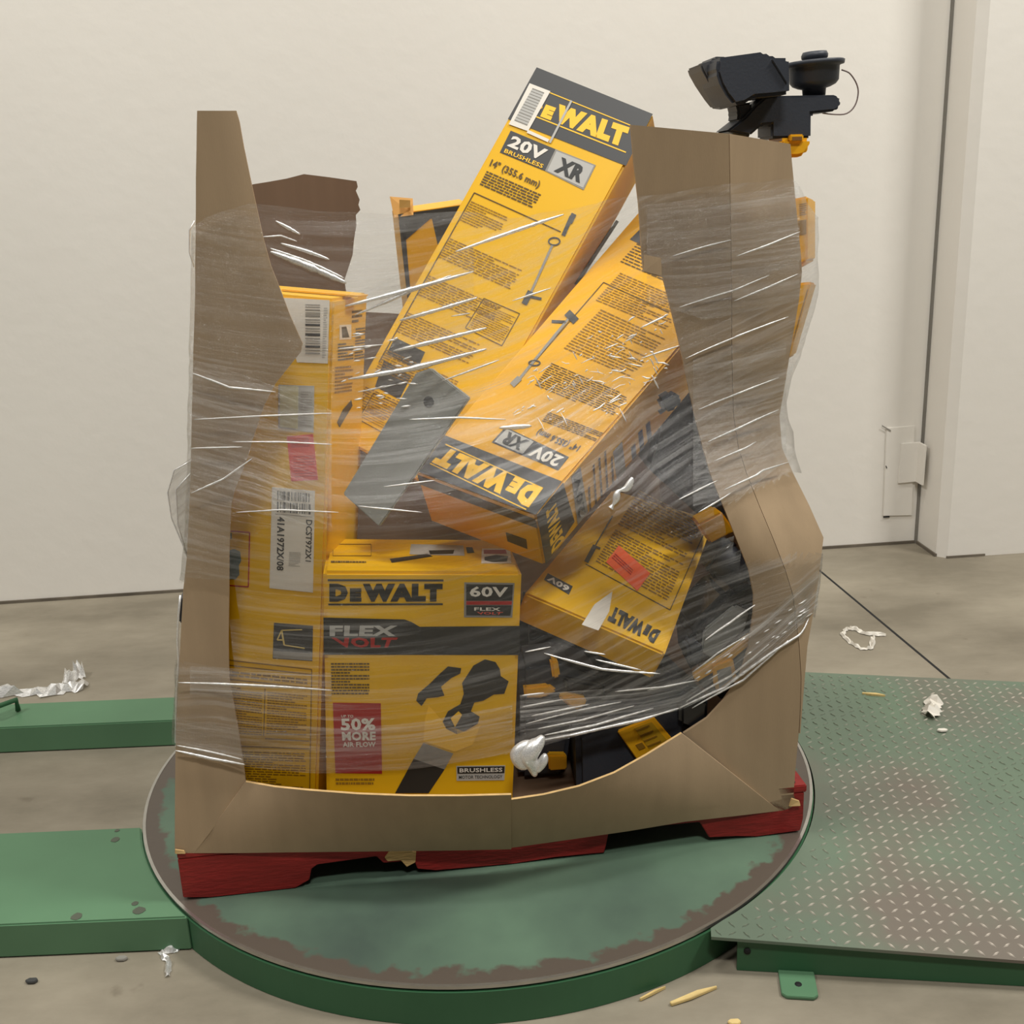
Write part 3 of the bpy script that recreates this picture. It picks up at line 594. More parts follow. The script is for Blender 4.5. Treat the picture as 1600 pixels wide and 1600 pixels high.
# --- leaning string trimmer carton, the tallest
A = Carton('leaning_trimmer_carton', 'long yellow trimmer carton leaning upright with black header, rising highest from the load', {'000': (517, 678, .33), '100': (694, 772, .202), '101': (1021, 177, .40), '001': (839, 104)}, ('101', 1029, 222, .4957), yellow, 'long trimmer cartons'); reg(A)
f = 'front'
A.poly(f, [(838.5, 105), (1020, 178), (978, 259), (793.5, 186)], slate, 'black_header')
A.line(f, (850, 141), (1003, 203), 1.6, letter_y, lift=.0014); A.line(f, (832, 180), (978, 238), 2, letter_y, lift=.0014)
brand(A, f, [(828, 147), (984, 199), (974, 231), (815, 171)], letter_y)
A.poly(f, [(827.5, 130), (860, 142.5), (825, 205), (795, 194)], white_lab, 'barcode_label', .0022)
A.poly(f, [(832, 138), (850, 145), (824, 195), (804, 187)], grey_lab, 'barcode_panel', .0026)
for i in range(13):
    t = i/12; A.line(f, (832-28*t, 138+49*t), (850-26*t, 145+50*t), .7 if i % 3 else 1.3, mid_grey, 'barcode_bar', .003)
A.line(f, (893, 157), (859, 223), 3.4, grey_lab, 'tape', .0024); A.line(f, (824, 205), (857, 220), 5, white_lab, 'tape', .0024)
A.poly(f, [(798, 204), (868, 233), (851.5, 267), (781, 238)], slate, 'voltage_badge'); A.poly(f, [(868, 233), (931, 258), (912, 297), (851.5, 267)], mid_grey, 'series_badge'); A.poly(f, [(869.5, 236), (928, 259), (911, 293.5), (855, 267)], grey_lab, 'series_badge', .0012)
A.text(f, '20V', [(802, 211), (857, 234), (847, 252), (792, 228)], white_lab, bold=.04, lift=.0018); A.text(f, 'BRUSHLESS', [(790, 232), (850, 257), (847, 263), (787, 238)], letter_y, bold=.02, lift=.0018)
A.text(f, 'XR', [(877, 245), (918, 262), (906, 286), (865, 267)], black, bold=.05, lift=.002)
A.text(f, '14" (355.6 mm)', [(769, 248), (846, 283), (840, 296), (763, 262)], darkink, bold=.03)
A.rows(f, [(761, 266), (846, 303), (832, 326), (749, 289)], 4, darkink, seed=31)
A.line(f, (741, 301), (876, 362), 1.6, darkink); A.line(f, (741, 301), (592, 566), 1.6, darkink)
for k in range(6):
    ox, oy = -33*k, 58*k; wv = (58, 26) if k == 0 else (112, 50)
    A.rows(f, [(737+ox, 313+oy), (737+ox+wv[0], 313+oy+wv[1]), (718+ox+wv[0], 345+oy+wv[1]), (718+ox, 345+oy)], 6, brownink, seed=40+k, fill=.42)
A.frame(f, [(756, 466), (812, 490), (784, 540), (727, 512)], 1.2, darkink); A.rows(f, [(757, 470), (808, 492), (784, 536), (732, 511)], 9, brownink, seed=52, fill=.35)
A.line(f, (893, 338), (880, 368), 6, slate, 'trimmer_picture', .0014); A.line(f, (897, 334), (890, 348), 8, slate, 'trimmer_picture', .0016)
ringp = [(866+9*math.cos(t*.628), 377+6*math.sin(t*.628)) for t in range(10)]
for i in range(10): A.line(f, ringp[i], ringp[(i+1) % 10], 2.2, slate, 'trimmer_picture', .0014)
A.line(f, (863, 383), (829, 458), 3.6, mid_grey, 'trimmer_picture', .0014); A.line(f, (829, 455), (819, 475), 9, slate, 'trimmer_picture', .0016); A.line(f, (828, 463), (846, 467), 4, slate, 'trimmer_picture', .0014)
A.poly(f, [(617, 527), (664, 550), (652, 577), (604, 553)], slate, 'voltage_badge'); A.poly(f, [(600, 562), (642, 588), (624, 624), (586, 604)], slate, 'voltage_badge'); A.frame(f, [(584, 614), (622, 633), (598, 676), (560, 655)], 1.2, darkink); A.rows(f, [(584, 618), (618, 635), (598, 670), (564, 653)], 7, brownink, seed=54, fill=.35)
A.line('right', (965, 345), (900, 445), 5, slate, 'printed_stripe')

# --- second trimmer carton, upside down, poking towards the front
B = Carton('tipped_trimmer_carton', 'long yellow trimmer carton lying tipped with its black header end upside down', {'000': (648, 735, .084), '100': (837, 804, -.087), '101': (1176, 410, .20), '001': (1010, 316)}, ('100', 851, 884, .006), yellow2, 'long trimmer cartons'); reg(B)
B.poly(f, [(649, 735), (837, 804), (878, 752), (695, 680)], slate, 'black_header')
B.line(f, (696, 694), (842, 760), 1.8, letter_y, lift=.0014); B.line(f, (672, 724), (822, 796), 1.8, letter_y, lift=.0014)
brand(B, f, [(826, 793), (674, 722), (697, 698), (849, 762)], letter_y)
B.poly(f, [(790, 667), (889, 714), (872, 735), (768, 691)], slate, 'voltage_badge'); B.poly(f, [(792, 670), (834, 690), (816, 709), (772, 690)], grey_lab, 'series_badge', .0012)
B.text(f, '20V', [(868, 730), (824, 711), (838, 695), (882, 714)], white_lab, bold=.04, lift=.0018); B.text(f, 'XR', [(812, 704), (778, 690), (795, 674), (828, 689)], black, bold=.05, lift=.002)
B.text(f, '14" (355.6 mm)', [(901, 706), (835, 680), (845, 668), (910, 694)], slate, bold=.03)
B.rows(f, [(846, 658), (930, 690), (943, 676), (858, 643)], 4, darkink, seed=61); B.rows(f, [(835, 602), (955, 652), (985, 618), (862, 566)], 8, darkink, seed=62, fill=.4)
B.rows(f, [(880, 545), (985, 590), (1040, 528), (940, 482)], 11, brownink, seed=63, fill=.42); B.rows(f, [(930, 470), (1040, 515), (1075, 470), (970, 425)], 9, brownink, seed=64, fill=.42); B.rows(f, [(968, 410), (1060, 450), (1090, 410), (1000, 375)], 6, darkink, seed=65, fill=.4)
B.line(f, (943, 441), (838, 562), 1.4, darkink); B.line(f, (943, 441), (1045, 488), 1.4, darkink)
B.line(f, (893, 492), (808, 596), 4, mid_grey, 'trimmer_picture', .0014); B.line(f, (886, 488), (900, 502), 12, slate, 'trimmer_picture', .0016); B.line(f, (862, 502), (884, 503), 4.5, slate, 'trimmer_picture', .0014)
ringp = [(835+9*math.cos(t*.628), 567+4*math.sin(t*.628)) for t in range(10)]
for i in range(10): B.line(f, ringp[i], ringp[(i+1) % 10], 2, slate, 'trimmer_picture', .0014)
B.line(f, (812, 590), (800, 602), 9, mid_grey, 'trimmer_picture', .0016); B.poly(f, [(984, 374), (1006, 352), (1030, 362), (1006, 384)], slate, 'voltage_badge')
g = 'right'
B.poly(g, [(839, 805), (880, 754), (898, 815), (853, 883)], slate, 'black_header')
B.text(g, 'DEWALT', [(862, 866), (853, 800), (868, 782), (882, 842)], letter_y, bold=.05)
B.poly(g, [(893, 745), (907, 730), (919, 800), (903, 820)], mid_grey, 'voltage_badge'); B.text(g, '20V', [(905, 812), (896, 748), (905, 738), (915, 800)], black, bold=.03, lift=.0018)
for k in range(5): B.rows(g, [(920+k*9, 800-k*10), (916+k*9, 738-k*10), (921+k*9, 732-k*10), (925+k*9, 794-k*10)], 1, darkink, seed=70+k, fill=.6)
B.poly(g, [(958, 706), (972, 690), (978, 735), (964, 750)], mid_grey, 'voltage_badge'); B.rows(g, [(985, 722), (982, 690), (1018, 655), (1022, 684)], 3, slate, seed=77); B.line(g, (1030, 645), (1062, 622), 7, slate, 'trimmer_picture')
B.poly('bottom', [(652, 742), (836, 812), (840, 826), (656, 757)], slate, 'end_band'); B.poly('bottom', [(790, 832), (822, 843), (824, 858), (793, 846)], black, 'end_badge')

# --- flat lying carton with the orange sticker
Cc = Carton('stickered_carton', 'yellow trimmer carton with an orange sticker and torn white patch, lying upside down', {'000': (820, 927, .084), '100': (1039, 1022, -.02), '101': (1116, 812, .34), '001': (958, 764)}, ('100', 1018, 1062, .012), yellow, 'long trimmer cartons'); reg(Cc)
brand(Cc, f, [(1021.5, 1005), (949, 969), (958, 946), (1033, 986)], black)
Cc.poly(f, [(856, 895.5), (895, 916), (889, 929), (850, 905.6)], slate, 'voltage_badge'); Cc.text(f, '60V', [(886, 925), (854, 906), (859, 899), (891, 917)], white_lab, bold=.04)
Cc.line(f, (915, 881), (1047, 953), 1.5, darkink); Cc.line(f, (1047, 953), (1105, 822), 1.5, darkink)
Cc.rows(f, [(930, 878), (1043, 940), (1068, 880), (962, 826)], 9, brownink, seed=81, fill=.45); Cc.rows(f, [(965, 820), (1070, 872), (1098, 815), (1000, 765)], 9, brownink, seed=82, fill=.45)
Cc.poly(f, [(967, 852), (1016, 895.5), (996, 923), (947, 878)], oran_st, 'orange_sticker', .0018); Cc.rows(f, [(955, 872), (985, 899), (990, 890), (962, 864)], 3, red_p, seed=83, lift=.0024)
Cc.poly(f, [(957, 924), (952, 955), (935, 985), (909, 976), (929, 944)], white_lab, 'torn_white_patch', .002)
Cc.line(f, (957, 806), (921, 868), 2, slate, 'trimmer_picture', .0014); Cc.line(f, (930, 852), (916, 878), 7, slate, 'trimmer_picture', .0016); Cc.line(f, (926, 852), (938, 857), 3, slate, 'trimmer_picture', .0014)

# --- cartons at the back and behind the right post
G = Carton('orange_back_carton', 'orange carton with dark slanted band standing at the back beside the tallest carton', {'000': (640, 500, .68), '100': (760, 500, .62), '101': (735, 318, .62), '001': (622, 334)}, ('001', 612, 326, .80), yellow2); reg(G)
G.poly('front', [(622, 335), (735, 319), (736, 330), (672, 342), (634, 375), (629, 375)], slate, 'dark_band'); G.poly('front', [(674, 338), (735, 322), (742, 370), (686, 392)], slate, 'dark_band'); G.poly('front', [(623, 345), (634, 370), (640, 440), (643, 470), (637, 470)], slate, 'dark_band')
fq = [at(609, 307, .69), at(645, 310, .67), at(646, 336, .66), at(616, 340, .68)]
fo = prism('carton_flap', fq, VV*.005, mat('pale_orange_board', (228, 172, 96), .6), G.root); prism('flap_print', [at(624, 312, .665), at(641, 313, .665), at(641, 324, .66), at(624, 325, .66)], VV*-.0008, brownink, G.root)
H1 = Carton('upper_side_carton', 'yellow carton corner poking out beside the right cardboard post, upper one', {'000': (1150, 470, .24), '100': (1262, 408, .20), '101': (1262, 306, .20), '001': (1150, 330)}, ('101', 1274, 312, .36), yellow2, 'cartons behind the right post'); reg(H1)
H1.poly('front', [(1247, 345), (1260, 343), (1260, 366), (1247, 368)], brownink, 'icon_label'); H1.rows('front', [(1249, 318), (1260, 316), (1260, 336), (1249, 338)], 4, brownink, seed=91)
H2 = Carton('lower_side_carton', 'yellow carton slanting below another beside the right cardboard post', {'000': (1120, 600, .20), '100': (1233, 560, .17), '101': (1268, 440, .17), '001': (1150, 452)}, ('101', 1276, 442, .30), yellow2, 'cartons behind the right post'); reg(H2)
H2.line('front', (1262, 452), (1240, 530), 1.5, brownink)

# --- grey board with a hole
sb = empty('grey_board', at(590, 822, .06), 'flat dark grey board with a screw hole lying across the cartons', 'board')
sq = [at(648, 583, .05), at(672, 575, .045), at(733, 622, .01), at(592, 823, .055), at(520, 777, .055)]
nrm = (sq[2]-sq[1]).cross(sq[3]-sq[2]).normalized(); nrm = nrm if nrm.dot(VV) > 0 else -nrm
sq = [p if i in (1, 2, 3) else p - nrm*((p-sq[1]).dot(nrm)) for i, p in enumerate(sq)]
prism('board_plate', sq, nrm*.012, slabm, sb, .002)
hc = hit(670, 628, sq[1], nrm); lathe('screw_hole', hc-nrm*.0012, nrm, [(.0095, 0), (.0095, .002), (.006, .0021)], dark, sb, 18)
for p in sq: HULL.append((p, p+ZZ*.001))

# ================================================================== tools in the load
# string trimmer head standing above the right post
VJ = 0.34
tj = empty('string_trimmer', at(1180, 420, VJ), 'black string trimmer with guard, spool and yellow end cap rising above the right post', 'string trimmer')
def P6(x, y, v=VJ): return at(1060+x/5.333, 60+y/5.333, v)
g0 = [(330, 160), (400, 152), (560, 130), (720, 108), (790, 160), (930, 160), (935, 462), (790, 478), (640, 490), (560, 540), (470, 560), (400, 470), (350, 380), (318, 280)]
prism('guard', [P6(x, y, VJ-.09) for x, y in g0], VV*.11, blackp, tj, .006)
prism('guard_rim', [P6(x, y, VJ-.03) for x, y in ((182, 214), (290, 180), (300, 152), (330, 150), (400, 152), (420, 300), (520, 480), (560, 545), (470, 565), (390, 556), (330, 480), (250, 360), (200, 270))], VV*.09, mat('grey_black_plastic', (70, 70, 72), .5), tj, .008)
prism('guard_rib', [P6(x, y, VJ-.094) for x, y in ((780, 175), (800, 172), (905, 330), (908, 380))], VV*.01, blackp, tj, .001)
s1 = (P6(1140, 100)-P6(1140, 300)).length/200.0; ax = (P6(1140, 100)-P6(1140, 430)).normalized()
b0 = P6(1130, 480); lathe('spool', b0, ax, [(100*s1, 0), (105*s1, 60*s1), (140*s1, 68*s1), (190*s1, 90*s1), (215*s1, 120*s1), (222*s1, 235*s1), (230*s1, 245*s1), (262*s1, 252*s1), (268*s1, 285*s1), (255*s1, 292*s1), (100*s1, 300*s1)], blackp, tj)
lathe('bump_knob', P6(1135, 190), ax, [(92*s1, -10*s1), (92*s1, 8*s1), (115*s1, 25*s1), (118*s1, 50*s1), (104*s1, 78*s1), (30*s1, 84*s1)], blackp, tj)
prism('motor_arm', [P6(x, y, VJ-.04) for x, y in ((720, 490), (760, 478), (1300, 470), (1340, 485), (1360, 515), (1350, 570), (1310, 605), (1110, 625), (1108, 830), (775, 832), (775, 715), (700, 722), (600, 810), (400, 775), (560, 650), (640, 560))], VV*.08, blackp, tj, .008)
prism('shaft_clamp', [P6(x, y, VJ-.03) for x, y in ((480, 545), (620, 530), (600, 650), (560, 720), (490, 690), (500, 620))], VV*.06, blackp, tj, .004)
yb = prism('yellow_end_cap', [P6(x, y, VJ-.045) for x, y in ((850, 830), (1108, 828), (1100, 905), (1060, 970), (1000, 990), (850, 990))], VV*.085, yelp, tj, .006)
prism('latch', [P6(x, y, VJ-.052) for x, y in ((930, 800), (1045, 798), (1045, 855), (930, 858))], VV*.012, yelp, yb, .002); prism('latch_slot', [P6(x, y, VJ-.0535) for x, y in ((950, 820), (1030, 818), (1030, 848), (950, 850))], VV*.004, mat('brown_print', (120, 84, 40), .6), yb)
lp = [(1360, 262), (1420, 285), (1465, 340), (1492, 400), (1498, 460), (1480, 540), (1440, 600), (1380, 632), (1280, 632), (1200, 622)]
tube('cutting_line', curve([P6(x, y, VJ) for x, y in lp], 3), .0014, mat('line_nylon', (120, 104, 100), .5), tj, 6)
tube('shaft', [P6(560, 700), at(1150, 230, VJ), at(1090, 430, VJ+.2), at(1050, 600, VJ+.25)], .016, blackp, tj, 12)

# helper for housings: outline at plane v, thickness back
def lifted(p): p.z = max(p.z, ZP+.008); return p
def housing(name, px, v, th, material, parent, bevel=.006, taper=.92): return prism(name, [lifted(at(x, y, v)) for x, y in px], VV*th, material, parent, bevel, taper=taper)
# blower lying at the right
t1 = empty('leaf_blower', at(1140, 1075, .08), 'black leaf blower with clear panel and yellow trim wedged behind the right post', 'leaf blower')
housing('motor_housing', [(1078, 990), (1100, 960), (1135, 925), (1180, 905), (1200, 960), (1190, 1040), (1165, 1085), (1120, 1100), (1085, 1060)], .06, .14, blackg, t1, .012)
housing('clear_panel', [(1100, 985), (1150, 945), (1172, 955), (1165, 985), (1112, 1030), (1095, 1020)], .052, .02, greyp, t1, .004)
housing('yellow_trim', [(1082, 1055), (1130, 1025), (1176, 990), (1178, 1004), (1140, 1036), (1088, 1068)], .046, .03, yelp, t1, .003)
lab = housing('rating_frame', [(1114, 1040), (1146, 1030), (1152, 1062), (1122, 1086), (1115, 1068)], .042, .012, yelp, t1, .002); housing('rating_plate', [(1120, 1048), (1142, 1041), (1145, 1060), (1124, 1076)], .0405, .004, greyp, lab, .0006)
housing('trigger_grip', [(1075, 1010), (1098, 1005), (1100, 1030), (1088, 1044), (1074, 1036)], .04, .05, blackp, t1, .006)
t5 = empty('blower_tube', at(1120, 950, .12), 'black corrugated blower tube slanting behind the yellow stickered carton', 'blower tube')
tube('tube_body', [at(1118, 862, .2), at(1135, 880, .17), at(1152, 900, .15), at(1185, 935, .13)], .036, blackp, t5, 20)
for k in range(5):
    a = at(1122+k*12, 866+k*14, .19-.012*k); dd = (at(1185, 935, .13)-at(1118, 862, .2)).normalized(); lathe('tube_rib', a, dd, [(.033, 0), (.040, .004), (.040, .01), (.033, .014)], blackg, t5, 20)
t6 = empty('power_tool', at(1090, 760, .2), 'black tool housing in the shade beside the tipped carton', 'power tool')
housing('tool_body', [(1030, 640), (1075, 600), (1110, 690), (1140, 780), (1130, 840), (1085, 800), (1010, 730)], .22, .14, blackp, t6, .012); housing('yellow_panel', [(1090, 820), (1128, 800), (1150, 830), (1110, 850)], .15, .06, yelp, t6, .004)
housing('grip_ring', [(1030, 625), (1052, 612), (1068, 622), (1060, 640), (1040, 646)], .05, .04, blackp, t6, .006)
# chainsaw-like tool lying low at the front right
t2 = empty('power_tool', at(980, 1200, .06), 'black power tool with a yellow rating label lying low behind the front panel', 'power tool')
housing('tool_body', [(900, 1152), (920, 1140), (1000, 1105), (1070, 1075), (1102, 1080), (1112, 1110), (1100, 1142), (1060, 1170), (1000, 1250), (940, 1270), (902, 1250)], .03, .16, blackp, t2, .012)
housing('end_cap', [(1062, 1098), (1092, 1084), (1108, 1098), (1106, 1128), (1086, 1144), (1062, 1134)], .012, .06, blackg, t2, .008)
lab = housing('rating_label', [(964, 1143), (1022, 1120), (1056, 1160), (998, 1192)], .022, .012, yelp, t2, .002); 
for k in range(4): housing('label_print', [(994+k*6, 1141+k*8), (1014+k*6, 1133+k*8), (1015.5+k*6, 1135+k*8), (995.5+k*6, 1143+k*8)], .0200, .001, brownink, lab, 0)
housing('label_patch', [(993, 1164), (1003, 1160), (1009, 1168), (999, 1172)], .0205, .002, brownink, lab, 0)
housing('label_panel', [(991, 1138), (1018, 1128), (1042, 1156), (1014, 1170)], .0212, .002, mat('olive_print', (188, 146, 30), .5), lab, 0)
t3 = empty('cordless_tool', at(870, 1190, .1), 'black and yellow cordless tool half hidden beside the upright blower carton', 'power tool')
housing('tool_body', [(812, 1040), (880, 1030), (940, 1050), (950, 1090), (895, 1140), (885, 1250), (812, 1250)], .11, .12, blackp, t3, .012)
housing('yellow_shell', [(818, 1074), (858, 1070), (872, 1080), (850, 1092), (820, 1092)], .10, .05, yelp, t3, .005); housing('yellow_shell', [(872, 1090), (896, 1086), (918, 1092), (914, 1106), (898, 1112)], .09, .05, yelp, t3, .005); housing('yellow_trigger', [(860, 1034), (872, 1032), (876, 1058), (864, 1062)], .10, .04, yelp, t3, .004); housing('grip', [(880, 1060), (940, 1070), (950, 1095), (925, 1088), (885, 1080)], .095, .05, blackg, t3, .006)
housing('battery_label', [(856, 1180), (886, 1180), (886, 1203), (858, 1205)], .09, .02, yelp, t3, .003)
housing('yellow_stripe', [(915, 1150), (948, 1142), (946, 1152), (918, 1158)], .05, .06, yelp, t3, .002)
t4 = empty('tool_housing', at(900, 1030, .2), 'dark tool body filling the gap under the stickered carton', 'power tool')
housing('tool_body', [(812, 960), (880, 985), (1010, 1055), (1080, 1050), (1060, 1110), (950, 1130), (812, 1060)], .26, .2, blackp, t4, .02)
t7 = empty('side_strap', at(283, 950, .2), 'black strap end showing past the left cardboard post', 'strap')
prism('strap_end', [at(279, 938, .03), at(287, 934, .03), at(287, 975, .03), at(280, 973, .03)], VV*.05, blackp, t7, .002)

# ================================================================== stretch film: taut hull round the load
def mm(tab, vals=None):
    for a, b_ in zip(tab, tab[1:]): HULL.append((a, b_))
mm([at(x, y, .0) for y, x, _ in lpost]+[at(273, 1333, 0)]); mm([at(x, y, .004) for y, _, x in lpost])
mm([at(interp(RLt, y), y, interp(RBt, y)*.8) for y in YS]); mm([at(interp(RFt, y), y, interp(RBt, y)) for y in YS]+[at(1240, 1242, 0)]); mm([at(interp(RRt, y), y, interp(RBt, y)+.05) for y in YS])
mm([W(uleft(z), 1.006, z) for z in (.19, .7, 1.0, 1.33)]); mm([W(.42, 1.006, z) for z in (.19, .7, 1.0, 1.3)]); mm([W(1.18, 1.006, z) for z in (.19, .6, 1.05)])
mm([W(1.185, .1, z) for z in (.19, .5, .86)]); mm([W(uleft(z), .5, z) for z in (.19, .7, 1.1, 1.3)]); mm([W(1.05, .7, z) for z in (.9, 1.2, 1.4)])
mm([at(1118, 1094, .03), at(1150, 1030, .035)])
HS = [(LOC(a), LOC(b_)) for a, b_ in HULL]
def hull2(pts):
    pts = sorted(set((round(a, 5), round(b_, 5)) for a, b_ in pts)); 
    def half(ps):
        h = []
        for p in ps:
            while len(h) > 1 and (h[-1][0]-h[-2][0])*(p[1]-h[-2][1])-(h[-1][1]-h[-2][1])*(p[0]-h[-2][0]) <= 0: h.pop()
            h.append(p)
        return h
    return half(pts)[:-1]+half(pts[::-1])[:-1]
NZ = 60; ZA, ZB = 0.20, 1.42; NT = 360; UC, VC = 0.62, 0.5
RADT = []
for i in range(NZ):
    z = ZA+(ZB-ZA)*i/(NZ-1); pts = []
    for a, b_ in HS:
        for e_ in (-.02, 0.0, .02):
            zz = z+e_
            if (a[2]-zz)*(b_[2]-zz) <= 0 and abs(a[2]-b_[2]) > 1e-6:
                t = (zz-a[2])/(b_[2]-a[2]); pts.append((a[0]+(b_[0]-a[0])*t, a[1]+(b_[1]-a[1])*t))
    h = hull2(pts); row = []
    for k in range(NT):
        th = 2*math.pi*k/NT; dx, dy = math.cos(th), math.sin(th); best = 0.3
        for p, q in zip(h, h[1:]+h[:1]):
            ex, ey = q[0]-p[0], q[1]-p[1]; den = dx*ey-dy*ex
            if abs(den) < 1e-9: continue
            px, py = p[0]-UC, p[1]-VC; t = (px*ey-py*ex)/den; s_ = (px*dy-py*dx)/den
            if t > 0 and -1e-6 <= s_ <= 1+1e-6: best = max(best, t)
        row.append(best+.006)
    RADT.append(row)
for it in range(3):       # film spans hollows: smooth in height, never pulling inside what it wraps
    N2 = [r_[:] for r_ in RADT]
    for i in range(NZ):
        for k in range(NT):
            a = RADT[max(i-1, 0)][k]; b_ = RADT[min(i+1, NZ-1)][k]; N2[i][k] = max(RADT[i][k], (a+b_)/2*.9+RADT[i][k]*.1)
    RADT = N2
def film_r(th, z):
    fz = max(0, min(NZ-1.001, (z-ZA)/(ZB-ZA)*(NZ-1))); i = int(fz); fz -= i
    ft_ = (th/(2*math.pi) % 1.0)*NT; k = int(ft_) % NT; ft_ -= int(ft_); k2 = (k+1) % NT
    return (RADT[i][k]*(1-ft_)+RADT[i][k2]*ft_)*(1-fz)+(RADT[i+1][k]*(1-ft_)+RADT[i+1][k2]*ft_)*fz
def film_pt(th, z, off=0.0):
    r_ = film_r(th, z)+off; return W(UC+r_*math.cos(th), VC+r_*math.sin(th), z)
def film_from_px(x, y):
    """where the sight line meets the front film: returns (theta, z)"""
    v = 0.0
    for _ in range(25):
        u_, v_, z_ = LOC(at(x, y, v)); th = math.atan2(v_-VC, u_-UC); r_ = film_r(th, z_); v = v*.4+(VC+r_*math.sin(th))*.6
    u_, v_, z_ = LOC(at(x, y, v)); return math.atan2(v_-VC, u_-UC), z_
lowpx = [(276, 1166), (330, 1180), (384, 1194), (450, 1202), (520, 1206), (620, 1204), (720, 1193), (800, 1176), (860, 1160), (940, 1138), (1000, 1122), (1060, 1108), (1130, 1075), (1200, 1022), (1262, 962)]
highpx = [(304, 350), (330, 335), (390, 318), (440, 322), (500, 330), (560, 332), (640, 335), (720, 330), (800, 338), (880, 330), (950, 312), (1000, 306), (1060, 300), (1120, 293), (1180, 285), (1242, 280)]
LT = sorted(film_from_px(*p) for p in lowpx); HT = sorted(film_from_px(*p) for p in highpx)
def lim(tab, th, back_z):
    if tab[0][0] <= th <= tab[-1][0]: return interp(tab, th)
    a, b_ = tab[-1], tab[0]; span = (b_[0]+2*math.pi-a[0]); t = ((th-a[0]) % (2*math.pi))/span
    e_ = (a[1]*(1-t)+b_[1]*t); s_ = math.sin(t*math.pi)**.5; return e_*(1-s_*.8)+back_z*s_*.8
def topx(p): d_ = p-CAM; k_ = d_.dot(_f); return (800+FPX*d_.dot(_r)/k_, 800-FPX*d_.dot(_u)/k_)
def inside(p, poly):
    c_ = False
    for (x0, y0), (x1, y1) in zip(poly, poly[1:]+poly[:1]):
        if (y0 > p[1]) != (y1 > p[1]) and p[0] < (x1-x0)*(p[1]-y0)/(y1-y0)+x0: c_ = not c_
    return c_
GAPS = [[(240, 915), (300, 905), (366, 905), (366, 1044), (240, 1030)], [(1118, 796), (1180, 768), (1236, 738), (1320, 740), (1320, 862), (1240, 868), (1160, 880)]]
NR, NC = 150, 300
vs, fs, uvs = [], [], []; arc = 0.0; prev = None
ths = []; acc = 0; 
# denser columns on the front
for k in range(NC+1):
    t = k/NC; ths.append(-math.pi+2*math.pi*t)
for k, th in enumerate(ths):
    p = film_pt(th, 0.75); arc += (p-prev).length if prev else 0; prev = p
    zl, zh = lim(LT, th, .42), lim(HT, th, 1.15)
    zl += .008*noise.noise(Vector((th*6, 0, 3))); zh += .010*noise.noise(Vector((th*5, 4, 0)))
    u0 = UC+film_r(th, .75)*math.cos(th)
    for i in range(NR+1):
        z = zl+(zh-zl)*i/NR
        m_ = -0.12+0.46*max(0, min(1, (u0-.1)/.8)) - .10*max(0, .55-z)
        V = z - (m_*(u0-.5))
        n_ = noise.noise(Vector((arc*2.2, V*34, 1.3)))*.0016 + noise.noise(Vector((arc*1.3, V*75, 7.7)))*.0007 + max(0, noise.noise(Vector((arc*1.6, V*14, 5.1))))*.003
        vs.append(film_pt(th, z, n_)); uvs.append((arc, V))
for k in range(NC):
    for i in range(NR):
        a = k*(NR+1)+i
        if -math.pi*.93 < ths[k] < 0 and any(inside(topx((vs[a]+vs[a+NR+2])/2), g_) for g_ in GAPS): continue      # bare card between two turns of film
        fs.append((a, a+NR+1, a+NR+2, a+1))
me = bpy.data.meshes.new('stretch_film'); me.from_pydata(vs, [], fs); me.update()
ul = me.uv_layers.new(name='film')
for lp_ in me.loops: ul.data[lp_.index].uv = uvs[lp_.vertex_index]
for p in me.polygons: p.use_smooth = True
sw = empty('stretch_wrap', W(.6, .5, .3), 'clear stretch film wound round the carton and its load, streaked and glossy', 'stretch film')
link('film_sheet', me, film_m, sw)
# turns of film gathered into milky bands
def band(top, bot, material=None, n=26, m_=8):
    vs, fs, uvs = [], [], []
    for k in range(n+1):
        t = k/n; y0 = lambda tab: (lambda x: interp([(a, b_) for a, b_ in tab], x))
        x = top[0][0]+(top[-1][0]-top[0][0])*t; yt = interp(top, x); yb = interp(bot, x)
        for i in range(m_+1):
            y = yt+(yb-yt)*i/m_; th, z = film_from_px(x, y); vs.append(film_pt(th, z, .004)); uvs.append((x/800, i/m_*(.05+abs(yb-yt)/1100.)))
    for k in range(n):
        for i in range(m_): a = k*(m_+1)+i; fs.append((a, a+m_+1, a+m_+2, a+1))
    me = bpy.data.meshes.new('film_band'); me.from_pydata(vs, [], fs); me.update(); ul = me.uv_layers.new(name='film')
    for lp_ in me.loops: ul.data[lp_.index].uv = uvs[lp_.vertex_index]
    for p in me.polygons: p.use_smooth = True
    link('film_band', me, material or band_m, sw)
band([(812, 1084), (900, 1078), (1000, 1072), (1062, 1058), (1130, 1010), (1200, 955), (1275, 890)], [(812, 1176), (860, 1160), (940, 1138), (1000, 1122), (1062, 1108), (1130, 1075), (1200, 1022), (1275, 950)])
band([(276, 1120), (384, 1140), (500, 1140), (650, 1128), (800, 1100)], [(276, 1168), (384, 1196), (500, 1208), (650, 1200), (800, 1176)], soft_m)
band([(300, 1040), (420, 1046), (520, 1050)], [(300, 1085), (420, 1092), (520, 1095)])
band([(520, 470), (620, 430), (740, 385)], [(520, 640), (620, 600), (740, 560)], soft_m)
band([(1008, 320), (1100, 310), (1246, 290)], [(1008, 470), (1100, 500), (1246, 470)], soft_m)
band([(1080, 560), (1160, 545), (1225, 530)], [(1080, 790), (1160, 770), (1225, 720)], soft_m)
band([(300, 560), (400, 590), (520, 640)], [(300, 780), (400, 800), (520, 830)], soft_m)
